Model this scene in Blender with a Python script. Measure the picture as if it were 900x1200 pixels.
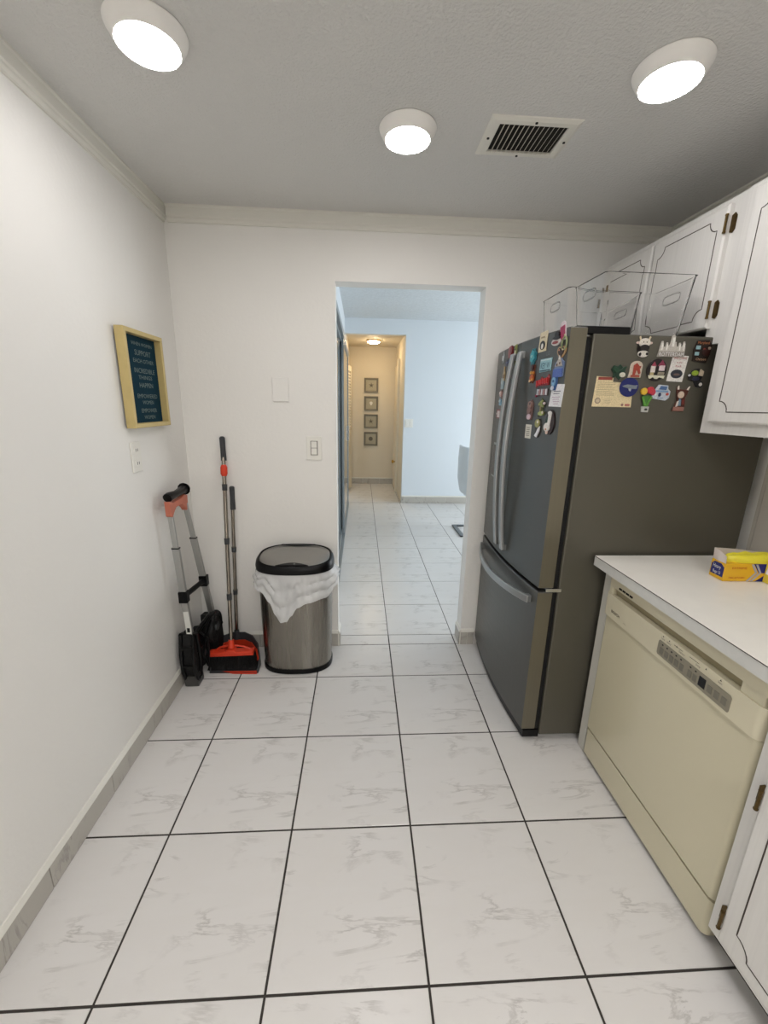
import bpy, bmesh, math, random
from mathutils import Vector, Matrix
R=math.radians; PI=math.pi
random.seed(7)
S=bpy.context.scene
for o in list(bpy.data.objects): bpy.data.objects.remove(o)
C=S.collection

# ---------------------------------------------------------------- camera, world, exposure
cam=bpy.data.cameras.new('camera'); co=bpy.data.objects.new('camera',cam); C.objects.link(co); S.camera=co
cam.sensor_fit='HORIZONTAL'; cam.sensor_width=36; cam.lens=36*479.5/900; cam.clip_start=.02
yaw,pitch,roll=.0588,-.2540,.0205
fw=Vector((math.sin(yaw)*math.cos(pitch),math.cos(yaw)*math.cos(pitch),math.sin(pitch)))
r0=Vector((math.cos(yaw),-math.sin(yaw),0)); u0=r0.cross(fw)
rr=r0*math.cos(roll)+u0*math.sin(roll); uu=-r0*math.sin(roll)+u0*math.cos(roll)
m=Matrix.Identity(4)
for i in range(3): m[i][0]=rr[i]; m[i][1]=uu[i]; m[i][2]=-fw[i]
m[0][3],m[1][3],m[2][3]=.9314,0,1.436
co.matrix_world=m
W=bpy.data.worlds.new('world'); S.world=W; W.use_nodes=True
W.node_tree.nodes['Background'].inputs[0].default_value=(.8,.9,1,1); W.node_tree.nodes['Background'].inputs[1].default_value=1.5
S.view_settings.view_transform='Standard'; S.view_settings.look='None'; S.view_settings.gamma=1; S.view_settings.use_curve_mapping=False
S.view_settings.exposure=.78
LAMP=30; FILL_PANEL=10; LAMP_WARM=36; DAY=35
def area_light(name,loc,rot,sx,sy,e,col):
    l=bpy.data.lights.new(name,'AREA'); l.shape='RECTANGLE'; l.size=sx; l.size_y=sy; l.energy=e; l.color=col
    o=bpy.data.objects.new(name,l); C.objects.link(o); o.location=loc; o.rotation_euler=rot; return o
# daylight falling through the glazed opening of the dining room
area_light('daylight',(4.56,4.35,1.25),(0,R(90),0),2.1,2.4,DAY,(.96,.99,1))

# ---------------------------------------------------------------- materials
def lin(c): return tuple(((v/255)/12.92 if v/255<=.04045 else ((v/255+.055)/1.055)**2.4) for v in c)
MATS={}
def mat(name,rgb,rough=.5,metal=0,bump=0,bscale=200,var=0,vscale=5,emit=0,alpha=1,trans=0,ior=1.45,coat=0,aniso=None,spec=.5):
    if name in MATS: return MATS[name]
    M=bpy.data.materials.new(name); M.use_nodes=True; MATS[name]=M
    n=M.node_tree.nodes; l=M.node_tree.links; b=n['Principled BSDF']; c=lin(rgb)
    b.inputs['Base Color'].default_value=(*c,1); b.inputs['Roughness'].default_value=rough; b.inputs['Metallic'].default_value=metal
    b.inputs['IOR'].default_value=ior; b.inputs['Transmission Weight'].default_value=trans; b.inputs['Alpha'].default_value=alpha
    b.inputs['Coat Weight'].default_value=coat; b.inputs['Specular IOR Level'].default_value=spec
    if emit:
        b.inputs['Emission Color'].default_value=(*c,1); b.inputs['Emission Strength'].default_value=emit
    if aniso is not None: b.inputs['Anisotropic'].default_value=aniso
    tc=n.new('ShaderNodeTexCoord')
    if var:
        t=n.new('ShaderNodeTexNoise'); t.inputs['Scale'].default_value=vscale; t.inputs['Detail'].default_value=5
        l.new(tc.outputs['Object'],t.inputs['Vector'])
        x=n.new('ShaderNodeMix'); x.data_type='RGBA'; x.inputs['A'].default_value=(*[v*(1-var) for v in c],1); x.inputs['B'].default_value=(*[min(1,v*(1+var)) for v in c],1)
        l.new(t.outputs['Fac'],x.inputs['Factor']); l.new(x.outputs['Result'],b.inputs['Base Color'])
    if bump:
        t=n.new('ShaderNodeTexNoise'); t.inputs['Scale'].default_value=bscale; t.inputs['Detail'].default_value=3
        l.new(tc.outputs['Object'],t.inputs['Vector'])
        q=n.new('ShaderNodeBump'); q.inputs['Strength'].default_value=bump; q.inputs['Distance'].default_value=.004
        l.new(t.outputs['Fac'],q.inputs['Height']); l.new(q.outputs['Normal'],b.inputs['Normal'])
    return M
wallw=mat('wall_paint',(233,231,226),.55,bump=.25,bscale=55,var=.02,vscale=2)
ceilw=mat('ceiling_paint',(214,213,210),.6,bump=1,bscale=110,var=.03,vscale=3)
hallw=mat('hall_paint',(221,228,233),.6,bump=.1,bscale=50)
hallc=mat('hall_ceiling_texture',(208,214,217),.8,bump=1,bscale=40,var=.13,vscale=30)
corrw=mat('corridor_paint',(222,212,192),.6,bump=.1,bscale=50)
trimw=mat('trim_white',(222,220,211),.4,var=.03,vscale=8)
grout=mat('grout_dark',(58,54,50),.9,var=.15,vscale=40)
plasticw=mat('plastic_white',(232,230,222),.35)
black=mat('black_plastic',(9,9,10),.32,var=.1,spec=.25)
blackm=mat('black_matte',(7,7,7),.75,bump=.5,bscale=120)
chrome=mat('chrome',(190,190,188),.18,1)
alu=mat('aluminium',(178,178,176),.35,.9,var=.05,vscale=30)
brass=mat('brass',(190,150,70),.25,1)
oldbrass=mat('antique_brass',(96,78,48),.35,.9,var=.4,vscale=120)
red=mat('orange_plastic',(214,62,34),.4)
faded=mat('faded_orange_plastic',(190,110,88),.5)
dgrey=mat('dark_grey_plastic',(58,60,62),.5)
gold=mat('gold_frame',(198,178,122),.45,.15,var=.08,vscale=30)
teal=mat('sign_teal',(10,46,60),.75,var=.15,vscale=25,spec=.15)
ink=mat('sign_lettering',(112,126,122),.7,spec=.2)
def brushed(name,rgb,rough,metal,axis,streak=.25,ns=220):
    M=mat(name,rgb,rough,metal); n=M.node_tree.nodes; l=M.node_tree.links; b=n['Principled BSDF']
    tc=n.new('ShaderNodeTexCoord'); mp=n.new('ShaderNodeMapping'); sc=[ns,ns,ns]; sc[axis]=1.5
    mp.inputs['Scale'].default_value=sc; l.new(tc.outputs['Object'],mp.inputs['Vector'])
    t=n.new('ShaderNodeTexNoise'); t.inputs['Scale'].default_value=1; t.inputs['Detail'].default_value=3; l.new(mp.outputs[0],t.inputs['Vector'])
    r=n.new('ShaderNodeMapRange'); r.inputs['To Min'].default_value=rough*(1-streak); r.inputs['To Max'].default_value=rough*(1+streak)
    l.new(t.outputs['Fac'],r.inputs['Value']); l.new(r.outputs[0],b.inputs['Roughness'])
    c=lin(rgb); x=n.new('ShaderNodeMix'); x.data_type='RGBA'; x.inputs['A'].default_value=(*[v*(1-streak*.3) for v in c],1); x.inputs['B'].default_value=(*[min(1,v*(1+streak*.3)) for v in c],1)
    l.new(t.outputs['Fac'],x.inputs['Factor']); l.new(x.outputs['Result'],b.inputs['Base Color'])
    return M
steel=brushed('brushed_steel',(140,136,128),.26,.95,2)
steeltop=brushed('brushed_steel_lid',(158,156,152),.34,.95,0)
fdoor=brushed('slate_steel_door',(98,98,95),.36,.75,1)
fside=mat('slate_side',(94,91,81),.42,.45,var=.05,vscale=3)
fedge=brushed('slate_door_edge',(118,113,98),.36,.75,2)
fhandle=brushed('handle_steel',(172,174,174),.36,.85,2)
cabw=brushed('cabinet_white_grain',(222,220,216),.5,0,2,.25,160)
cabg=mat('cabinet_groove',(70,62,56),.7)
dishw=mat('bisque_enamel',(206,199,172),.22,coat=.3)
dishp=mat('bisque_plastic',(210,203,178),.35)
countm=mat('laminate_top',(242,239,231),.3,var=.04,vscale=18)
counte=mat('laminate_edge',(206,206,202),.4,var=.05,vscale=60)
bagm=mat('bag_film',(228,229,229),.25,alpha=.70,bump=1,bscale=14)
MATS['bag_film'].node_tree.nodes['Principled BSDF'].inputs['Subsurface Weight'].default_value=.0
acr=mat('clear_acrylic',(255,255,255),.0,trans=1,ior=1.3)
mirr=mat('mirror_glass',(186,196,200),.06,.9)
dframe=mat('door_frame_dark',(140,148,152),.4,.3)

def tilemat(name,base,vein,vs=.42):
    M=bpy.data.materials.new(name); M.use_nodes=True; n=M.node_tree.nodes; l=M.node_tree.links; b=n['Principled BSDF']
    tc=n.new('ShaderNodeTexCoord'); oi=n.new('ShaderNodeObjectInfo')
    sc=n.new('ShaderNodeVectorMath'); sc.operation='SCALE'; sc.inputs['Scale'].default_value=.05
    cv=n.new('ShaderNodeCombineXYZ'); l.new(oi.outputs['Random'],cv.inputs[0]); l.new(oi.outputs['Random'],cv.inputs[2]); l.new(cv.outputs[0],sc.inputs[0])
    ad=n.new('ShaderNodeVectorMath'); l.new(tc.outputs['Object'],ad.inputs[0]); l.new(sc.outputs[0],ad.inputs[1])
    mp=n.new('ShaderNodeMapping'); mp.inputs['Rotation'].default_value=(0,0,R(50)); mp.inputs['Scale'].default_value=(1.6,6.5,2); l.new(ad.outputs[0],mp.inputs[0])
    t=n.new('ShaderNodeTexNoise'); t.inputs['Scale'].default_value=2.0; t.inputs['Detail'].default_value=7; t.inputs['Roughness'].default_value=.62; t.inputs['Distortion'].default_value=.7; l.new(mp.outputs[0],t.inputs['Vector'])
    # thin veins where the noise crosses .5
    s=n.new('ShaderNodeMath'); s.operation='SUBTRACT'; s.inputs[1].default_value=.5; l.new(t.outputs['Fac'],s.inputs[0])
    a=n.new('ShaderNodeMath'); a.operation='ABSOLUTE'; l.new(s.outputs[0],a.inputs[0])
    r=n.new('ShaderNodeMapRange'); r.inputs['From Min'].default_value=0; r.inputs['From Max'].default_value=.035; r.inputs['To Min'].default_value=1; r.inputs['To Max'].default_value=0; l.new(a.outputs[0],r.inputs['Value'])
    g=n.new('ShaderNodeTexNoise'); g.inputs['Scale'].default_value=6; g.inputs['Detail'].default_value=3; l.new(ad.outputs[0],g.inputs['Vector'])
    gr=n.new('ShaderNodeMapRange'); gr.inputs['From Min'].default_value=.5; gr.inputs['From Max'].default_value=.68; l.new(g.outputs['Fac'],gr.inputs['Value'])
    mu=n.new('ShaderNodeMath'); mu.operation='MULTIPLY'; l.new(r.outputs[0],mu.inputs[0]); l.new(gr.outputs[0],mu.inputs[1])
    m2=n.new('ShaderNodeMath'); m2.operation='MULTIPLY'; m2.inputs[1].default_value=vs; l.new(mu.outputs[0],m2.inputs[0])
    cl=n.new('ShaderNodeMix'); cl.data_type='RGBA'; cb=lin(base); cl.inputs['A'].default_value=(*cb,1); cl.inputs['B'].default_value=(*[v*f for v,f in zip(cb,(.93,.92,.90))],1)
    l.new(t.outputs['Fac'],cl.inputs['Factor'])
    x=n.new('ShaderNodeMix'); x.data_type='RGBA'; l.new(m2.outputs[0],x.inputs['Factor']); l.new(cl.outputs['Result'],x.inputs['A']); x.inputs['B'].default_value=(*lin(vein),1)
    l.new(x.outputs['Result'],b.inputs['Base Color']); b.inputs['Roughness'].default_value=.27
    return M
tile=tilemat('marbled_tile',(221,219,217),(120,114,108))
btile=tilemat('marbled_base_tile',(186,182,174),(96,92,88),.55)

# ---------------------------------------------------------------- mesh helpers
ORG={}
class MB:
    def __init__(s): s.bm=bmesh.new()
    def face(s,pts):
        v=[s.bm.verts.new(p) for p in pts]; return s.bm.faces.new(v)
    def box(s,x0,x1,y0,y1,z0,z1):
        v=[s.bm.verts.new((x,y,z)) for x in (x0,x1) for y in (y0,y1) for z in (z0,z1)]
        for f in ((0,1,3,2),(4,6,7,5),(0,4,5,1),(2,3,7,6),(0,2,6,4),(1,5,7,3)): s.bm.faces.new([v[i] for i in f])
        return s
    def loft(s,rings,cap=True,close=True):
        vs=[[s.bm.verts.new(p) for p in r] for r in rings]; n=len(vs[0])
        for a,b in zip(vs,vs[1:]):
            for i in range(n if close else n-1): s.bm.faces.new((a[i],a[(i+1)%n],b[(i+1)%n],b[i]))
        if cap: s.bm.faces.new(vs[0][::-1]); s.bm.faces.new(vs[-1])
        return s
    def tube(s,pts,r,n=10,cap=True):
        pts=[Vector(p) for p in pts]; rs=r if isinstance(r,(list,tuple)) else [r]*len(pts); rings=[]
        d0=(pts[1]-pts[0]).normalized(); up=Vector((0,0,1)) if abs(d0.z)<.9 else Vector((1,0,0)); a=d0.cross(up).normalized()
        for i,p in enumerate(pts):
            d=(pts[min(i+1,len(pts)-1)]-pts[max(i-1,0)]).normalized(); a=(a-d*a.dot(d)).normalized(); b=d.cross(a)
            rings.append([p+a*math.cos(t*2*PI/n)*rs[i]+b*math.sin(t*2*PI/n)*rs[i] for t in range(n)])
        return s.loft(rings,cap)
    def ribbon(s,pts,w,t,wd,close=False):
        """rectangular section swept along pts: half width w along wd, half thickness t across"""
        pts=[Vector(p) for p in pts]; wd=Vector(wd).normalized(); rings=[]
        for i,p in enumerate(pts):
            if close: d=(pts[(i+1)%len(pts)]-pts[i-1]).normalized()
            else: d=(pts[min(i+1,len(pts)-1)]-pts[max(i-1,0)]).normalized()
            c=d.cross(wd).normalized(); rings.append([p+wd*w+c*t,p-wd*w+c*t,p-wd*w-c*t,p+wd*w-c*t])
        if close: rings.append(rings[0])
        return s.loft(rings,not close)
    def prism(s,poly,f0,f1):
        """poly of 2D points mapped by f0 and f1 (front and back)"""
        return s.loft([[f0(*p) for p in poly],[f1(*p) for p in poly]])
    def lathe(s,prof,c,n=40,ax='z'):
        rings=[]
        for r,h in prof: rings.append([(c[0]+r*math.cos(2*PI*i/n),c[1]+r*math.sin(2*PI*i/n),c[2]+h) for i in range(n)])
        return s.loft(rings)
    def build(s,name,mt,parent=None,org=None,bevel=0,smooth=False,loc=None,segs=2):
        o_=ORG.get(parent.name,Vector()) if parent else Vector(org or (0,0,0))
        bmesh.ops.recalc_face_normals(s.bm,faces=s.bm.faces)
        if o_.length: bmesh.ops.translate(s.bm,verts=s.bm.verts,vec=-o_)
        me=bpy.data.meshes.new(name); s.bm.to_mesh(me); s.bm.free(); me.materials.append(mt)
        if smooth:
            for p in me.polygons: p.use_smooth=True
            try: me.set_sharp_from_angle(angle=R(40))
            except Exception: pass
        o=bpy.data.objects.new(name,me); C.objects.link(o)
        if parent: o.parent=parent; ORG[o.name]=o_
        else: o.location=o_; ORG[o.name]=o_
        if bevel:
            b=o.modifiers.new('bevel','BEVEL'); b.width=bevel; b.segments=segs; b.limit_method='ANGLE'; b.angle_limit=R(50)
        return o
def tag(o,label,cat,group=None):
    o['label']=label; o['category']=cat
    if group: o['group']=group
    return o
def thing(name,loc,label,cat,group=None):
    o=bpy.data.objects.new(name,None); C.objects.link(o); o.location=loc; o.empty_display_size=.05; ORG[o.name]=Vector(loc); return tag(o,label,cat,group)
def struct(o): o['kind']='structure'; return o
def box(*a): return MB().box(*a)
def text_mesh(txt,size,f,mt,name,parent,thick=.0006,align='CENTER',width=None):
    """flat lettering; f maps (u,v,w) to world"""
    cu=bpy.data.curves.new('t','FONT'); cu.body=txt; cu.size=size; cu.align_x=align; cu.resolution_u=2
    to=bpy.data.objects.new('t',cu); C.objects.link(to); bpy.context.view_layer.update()
    me=bpy.data.meshes.new_from_object(to); bpy.data.objects.remove(to)
    b=MB(); b.bm.from_mesh(me); bpy.data.meshes.remove(me)
    k=1
    if width:
        xs=[v.co.x for v in b.bm.verts]; k=width/(max(xs)-min(xs)); 
    for v in b.bm.verts: v.co=Vector(f(v.co.x*k,v.co.y,thick))
    return b.build(name,mt,parent)

# ---------------------------------------------------------------- room shell
YB=2.252; YT=2.352; ZC=2.32; XW=2.48
struct(box(-.1,0,-2.6,YT,-.02,ZC+.1).build('wall_left',wallw))
b=MB(); b.box(0,.799,YB,YT,-.02,ZC+.1); b.box(1.557,XW+.1,YB,YT,-.02,ZC+.1); b.box(.799,1.557,YB,YT,2.027,ZC+.1)
struct(b.build('wall_back',wallw))
struct(box(XW,XW+.1,-2.6,YB,-.02,ZC+.1).build('wall_right',wallw))
struct(box(-.1,XW+.1,-2.7,-2.6,-.02,ZC+.1).build('wall_front',wallw))
struct(box(0,XW,-2.6,YB,ZC,ZC+.1).build('ceiling',ceilw))
# hall (dining room) and corridor
struct(box(.60,.70,YT,6.18,-.02,2.75).build('wall_hall_left',hallw))
b=MB(); b.box(1.55,4.7,6.08,6.18,-.02,2.75); b.box(.70,1.55,6.08,6.18,2.395,2.75); struct(b.build('wall_hall_back',hallw))
struct(box(1.55,1.65,6.18,7.77,-.02,2.75).build('wall_corridor_right',corrw))
struct(MB().box(.60,.715,6.18,6.22,-.02,2.75).box(.60,.715,7.36,7.77,-.02,2.75).box(.60,.715,6.22,7.36,2.11,2.75).box(.2,.3,6.1,7.77,-.02,2.75).build('wall_corridor_left',corrw))
struct(box(.715,1.55,7.67,7.77,-.02,2.75).build('wall_corridor_back',corrw))
b=MB(); b.box(4.6,4.7,YT,3.1,-.02,2.75); b.box(4.6,4.7,5.6,6.08,-.02,2.75); b.box(4.6,4.7,3.1,5.6,2.35,2.75); b.box(4.6,4.7,3.1,5.6,-.02,.1)
struct(b.build('wall_hall_right',hallw))
struct(box(XW+.1,4.7,YB,YT,-.02,2.75).build('wall_hall_front',hallw))
b=MB(); b.box(.70,XW+.1,YT-.08,YT,ZC+.101,2.75); struct(b.build('wall_hall_front_upper',hallw))
struct(box(.70,4.6,YT,6.08,2.59,2.69).build('ceiling_hall',hallc))
struct(box(.715,1.55,6.18,7.67,2.43,2.5).build('ceiling_corridor',corrw))
# window of the hall
win=struct(MB().box(4.62,4.68,3.1,3.16,.1,2.35).box(4.62,4.68,5.54,5.6,.1,2.35).box(4.62,4.68,3.16,5.54,2.29,2.35).box(4.62,4.68,3.16,5.54,.1,.16).box(4.63,4.67,4.32,4.38,.16,2.29).build('window_1',dframe))
for y0,y1 in ((3.16,4.32),(4.38,5.54)):
    MB().box(4.648,4.652,y0,y1,.16,2.29).build('pane',acr,win)

# ---- floor: grout bed plus single tiles
fl=struct(MB().box(-.1,XW+.1,-2.7,YT,-.06,-.0025).box(.20,4.7,YT,7.77,-.06,-.0025).build('floor',grout))
T=.415; X0=.2834-2*T; Y0=.701-8*T; cache={}
def floor_tile(x0,x1,y0,y1,g):
    w=round(x1-x0-g,4); d=round(y1-y0-g,4)
    if w<.012 or d<.012: return
    if (w,d) not in cache:
        c=.0012; q=MB(); hw,hd=w/2,d/2
        q.loft([[(sx*(hw-i),sy*(hd-i),z) for sx,sy in ((-1,-1),(1,-1),(1,1),(-1,1))] for i,z in ((0,-.006),(0,-.001),(c,0))])
        bmesh.ops.recalc_face_normals(q.bm,faces=q.bm.faces); me=bpy.data.meshes.new('tile'); q.bm.to_mesh(me); q.bm.free(); me.materials.append(tile); cache[(w,d)]=me
    o=bpy.data.objects.new('tile',cache[(w,d)]); C.objects.link(o); o.parent=fl; o.location=((x0+x1)/2,(y0+y1)/2,random.uniform(-.0003,.0003))
def lay(xa,xb,ya,yb,g):
    i=math.floor((xa-X0)/T)
    while X0+i*T<xb-1e-4:
        a,b_=max(xa,X0+i*T),min(xb,X0+(i+1)*T); j=math.floor((ya-Y0)/T)
        while Y0+j*T<yb-1e-4:
            floor_tile(a,b_,max(ya,Y0+j*T),min(yb,Y0+(j+1)*T),g); j+=1
        i+=1
YJ=Y0+T*math.ceil((YT-.05-Y0)/T)   # joint line inside the doorway
YJ=.701+4*T
lay(0,XW,-2.6,YB,.0065)
lay(.799,1.557,YB,YJ,.0065)
lay(.70,4.6,YJ,6.08,.0045)
lay(.30,1.55,6.08,7.67,.0045)

# ---- tiled baseboards, each tile its own piece
def baseboard(name,segs,h=.085,t=.011,pitch=.317,phase=.965,cap=True):
    """segs: list of (axis, start, end, face position, outward sign)"""
    q=MB()
    for ax,s0,s1,p,sg in segs:
        lo,hi=sorted((p,p+sg*.006))
        if ax=='y': q.box(lo,hi,s0,s1,0,h+.006)
        else: q.box(s0,s1,lo,hi,0,h+.006)
    root=struct(q.build(name,trimw))
    for ax,s0,s1,p,sg in segs:
        k=math.floor((s0-phase)/pitch); 
        while phase+k*pitch<s1-1e-4:
            a=max(s0,phase+k*pitch)+.0015; e=min(s1,phase+(k+1)*pitch)-.0015; k+=1
            if e-a<.004: continue
            lo,hi=sorted((p+sg*.002,p+sg*t)); q=MB()
            if ax=='y': q.box(lo,hi,a,e,0.001,h)
            else: q.box(a,e,lo,hi,0.001,h)
            q.build('tile',btile,root,bevel=.0015)
        # white caulk bead along the top
        q=MB()
        if ax=='y': q.loft([[(p,y,h+.018),(p+sg*.004,y,h+.016),(p+sg*(t+.001),y,h+.003),(p+sg*(t+.001),y,h-.0005),(p,y,h-.0005)] for y in (s0,s1)])
        else: q.loft([[(x,p,h+.018),(x,p+sg*.004,h+.016),(x,p+sg*(t+.001),h+.003),(x,p+sg*(t+.001),h-.0005),(x,p,h-.0005)] for x in (s0,s1)])
        q.build('caulk_bead',trimw,root)
    return root
baseboard('baseboard_left',[('y',-2.6,YB,0,1)])
baseboard('baseboard_back',[('x',.012,.799,YB,-1),('y',YB-.011,YT,.799,1),('x',1.557,1.64,YB,-1),('y',YB-.011,YT,1.557,-1)])
baseboard('baseboard_hall',[('x',1.55,4.6,6.08,-1)],.1)
baseboard('baseboard_corridor',[('x',.715,1.55,7.67,-1),('y',7.2,7.67,1.55,-1)],.1)

# ---- crown moulding
def crown(name,axis,s0,s1,p,sg,zc):
    prof=[(0,0),(.020,0),(.020,-.008),(.016,-.012),(.016,-.046),(.012,-.050),(.012,-.058),(.007,-.066),(.007,-.072),(0,-.072)]
    q=MB()
    def P(s,d,z): return (p+sg*d,s,zc+z) if axis=='y' else (s,p+sg*d,zc+z)
    q.loft([[P(s,d,z) for d,z in prof] for s in (s0,s1)])
    return struct(q.build(name,trimw,smooth=False))
crown('trim_1','y',-2.6,YB,0,1,ZC); crown('trim_2','x',.02,XW,YB,-1,ZC); crown('trim_3','y',-2.6,YB-.02,XW,-1,ZC)

# ---------------------------------------------------------------- ceiling lights
lens=mat('lamp_lens',(255,252,252),.4,emit=LAMP); lensw=mat('lamp_lens_warm',(255,226,180),.4,emit=LAMP_WARM)
shade=mat('lamp_rim',(246,244,240),.45)
def ceiling_light(x,y,z,label,ln=lens,k=1,n=44):
    t=thing('ceiling_light',(x,y,z),label,'lamp','round flush ceiling lights')
    # tapered housing with recessed opening
    MB().lathe([(.0925*k,0),(.0945*k,-.003),(.092*k,-.010),(.0775*k,-.033),(.0745*k,-.0355),(.0725*k,-.034),(.0725*k,-.02)],(x,y,z),n).build('housing',shade,t,smooth=True)
    MB().lathe([(.0722*k,-.030),(.0722*k,-.0345),(.068*k,-.037),(.045*k,-.039),(.001,-.0395)],(x,y,z),n).build('lens',ln,t,smooth=True)
    return t
ceiling_light(.399,1.303,ZC,'round white ceiling light nearest the left wall crown')
ceiling_light(1.079,1.612,ZC,'middle ceiling light, nearest the doorway wall, left of the air vent')
ceiling_light(1.750,1.305,ZC,'round white ceiling light above the fridge side, right of the vent')
ceiling_light(1.078,.25,ZC,'added unseen fill light straight above the viewer');  # invented lamp out of view, added to brighten the near kitchen
t=thing('fill_panel_light',(1.24,-1.3,ZC),'added unseen rectangular fill panel on the ceiling behind the viewer','lamp')  # made-up glowing panel out of view, raises the overall kitchen brightness
MB().box(.90,1.58,-1.95,-.65,ZC-.05,ZC).build('housing',shade,t,bevel=.004); MB().box(.93,1.55,-1.92,-.68,ZC-.056,ZC-.0495).build('diffuser',mat('fill_panel_diffuser',(255,252,250),.4,emit=FILL_PANEL),t)
t=thing('ceiling_light',(1.12,6.9,2.43),'glowing warm dome ceiling light in the narrow corridor','lamp')
MB().lathe([(.11,0),(.11,-.015),(.10,-.02)],(1.12,6.9,2.43),32).build('base',brass,t,smooth=True)
MB().lathe([(.098,-.018),(.092,-.032),(.07,-.046),(.04,-.054),(.002,-.056)],(1.12,6.9,2.43),32).build('lens',lensw,t,smooth=True)

# ---- air vent
t=thing('air_vent',(1.478,1.605,ZC),'white louvred metal air vent in the kitchen ceiling','vent')
va,vb,vc,vd=1.333,1.630,1.520,1.728; q=MB()
fo=[(va,vc),(vb,vc),(vb,vd),(va,vd)]; w_=.036; fi=[(va+w_,vc+w_*.9),(vb-w_,vc+w_*.9),(vb-w_,vd-w_*.9),(va+w_,vd-w_*.9)]
mid=lambda k:[(a+(c-a)*k,b+(d-b)*k) for (a,b),(c,d) in zip(fo,fi)]
q.loft([[(*p,ZC) for p in fo],[(*p,ZC-.003) for p in mid(.05)],[(*p,ZC-.008) for p in mid(.4)],[(*p,ZC-.009) for p in mid(.9)],[(*p,ZC-.006) for p in fi],[(*p,ZC) for p in fi]],cap=False)
q.build('frame',trimw,t)
box(va+w_,vb-w_,vc+w_*.9,vd-w_*.9,ZC-.0015,ZC-.0005).build('duct_opening',mat('duct_dark',(34,31,27),.9),t)
n=13
for i in range(n):
    x=va+w_+.006+(vb-va-2*w_-.012)*(i+.5)/n; q=MB()
    q.loft([[(x+.0035,y,ZC-.002),(x+.0045,y,ZC-.002),(x-.0035,y,ZC-.0125),(x-.0045,y,ZC-.012)] for y in (vc+w_*.9,vd-w_*.9)]); q.build('slat',mat('vent_slat',(206,200,186),.5),t)
for x,y in ((1.481,vc+.016),(1.481,vd-.016),(va+.018,1.624),(vb-.018,1.624)):
    MB().lathe([(.0045,-.008),(.0045,-.0105),(.001,-.011)],(x,y,ZC),10).build('screw',black,t)

# ---------------------------------------------------------------- wall plates, sign
def P_back(x0,z0): return lambda u,v,w:(x0+u,YB-w,z0+v)
t=tag(box(.470,.553,YB-.008,YB,1.446,1.567).build('blank_plate',wallw,org=(.5115,YB,1.506),bevel=.002),'blank cover plate painted the wall colour left of the doorway','wall plate')
t=thing('light_switch',(.678,YB,1.205),'white light switch with two stacked rockers beside the doorway','switch')
box(.637,.719,YB-.006,YB,1.142,1.270).build('plate',plasticw,t,bevel=.003)
box(.6585,.6975,YB-.0068,YB-.006,1.1685,1.2455).build('rocker_gap',mat('gap_shadow_grey',(120,116,108),.8),t)
for z in (1.173,1.209): MB().loft([[(.663,YB-.0076,a),(.693,YB-.0076,a),(.693,YB-.0076-dd,a),(.663,YB-.0076-dd,a)] for a,dd in ((z,.006),(z+.033,.002))]).build('rocker',plasticw,t)
t=thing('wall_outlet',(0,1.748,1.206),'white outlet plate on the left wall under the gold-framed sign','outlet')
box(0,.006,1.712,1.785,1.148,1.272).build('plate',plasticw,t,bevel=.003)
for z in (1.168,1.222): box(.006,.0085,1.730,1.767,z,z+.034).build('socket',plasticw,t,bevel=.001)
for z in (1.179,1.233):
    for y in (1.741,1.754): box(.0085,.0088,y,y+.003,z,z+.012).build('slot',black,t)
t=thing('light_switch',(1.63,6.08,1.196),'white light switch on the pale blue wall beyond the doorway','switch')
box(1.565,1.685,6.074,6.08,1.135,1.257).build('plate',plasticw,t,bevel=.003)
for x in (1.597,1.653): box(x-.017,x+.017,6.069,6.074,1.16,1.232).build('rocker',plasticw,t,bevel=.001)

# framed sign on the left wall (faces +x), leaning very slightly
sg=thing('framed_sign',(0,1.855,1.518),'dark teal lettered sign in a deep gold frame on the left wall','sign')
ya,yb_,za,zb=1.700,2.010,1.329,1.708
def ring(xx,i): return [(xx,ya+i,za+i),(xx,yb_-i,za+i),(xx,yb_-i,zb-i),(xx,ya+i,zb-i)]
MB().loft([ring(.008,0),ring(.040,0),ring(.042,.002),ring(.042,.016),ring(.040,.018),ring(.012,.018)],cap=False).build('frame',gold,sg)
box(.009,.014,ya+.017,yb_-.017,za+.017,zb-.017).build('panel',teal,sg)
box(.0,.008,ya+.014,yb_-.014,za+.014,zb-.014).build('backing',blackm,sg)
for i,(s_,z,hh) in enumerate((('WHEN WOMEN',1.655,.019),('SUPPORT',1.617,.030),('EACH OTHER',1.588,.022),('INCREDIBLE',1.548,.027),('THINGS',1.523,.022),('HAPPEN',1.490,.027),('EMPOWERED',1.447,.024),('WOMEN',1.422,.022),('EMPOWER',1.388,.024),('WOMEN',1.361,.022))):
    yr=1.965
    # writing reads left to right for a viewer in the room: screen right is +y
    text_mesh(s_,hh,lambda u,v,w,z=z:(.0142+w,1.880+u,z+v),ink,'lettering',sg,width=min(.165,.0185*len(s_)))

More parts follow.
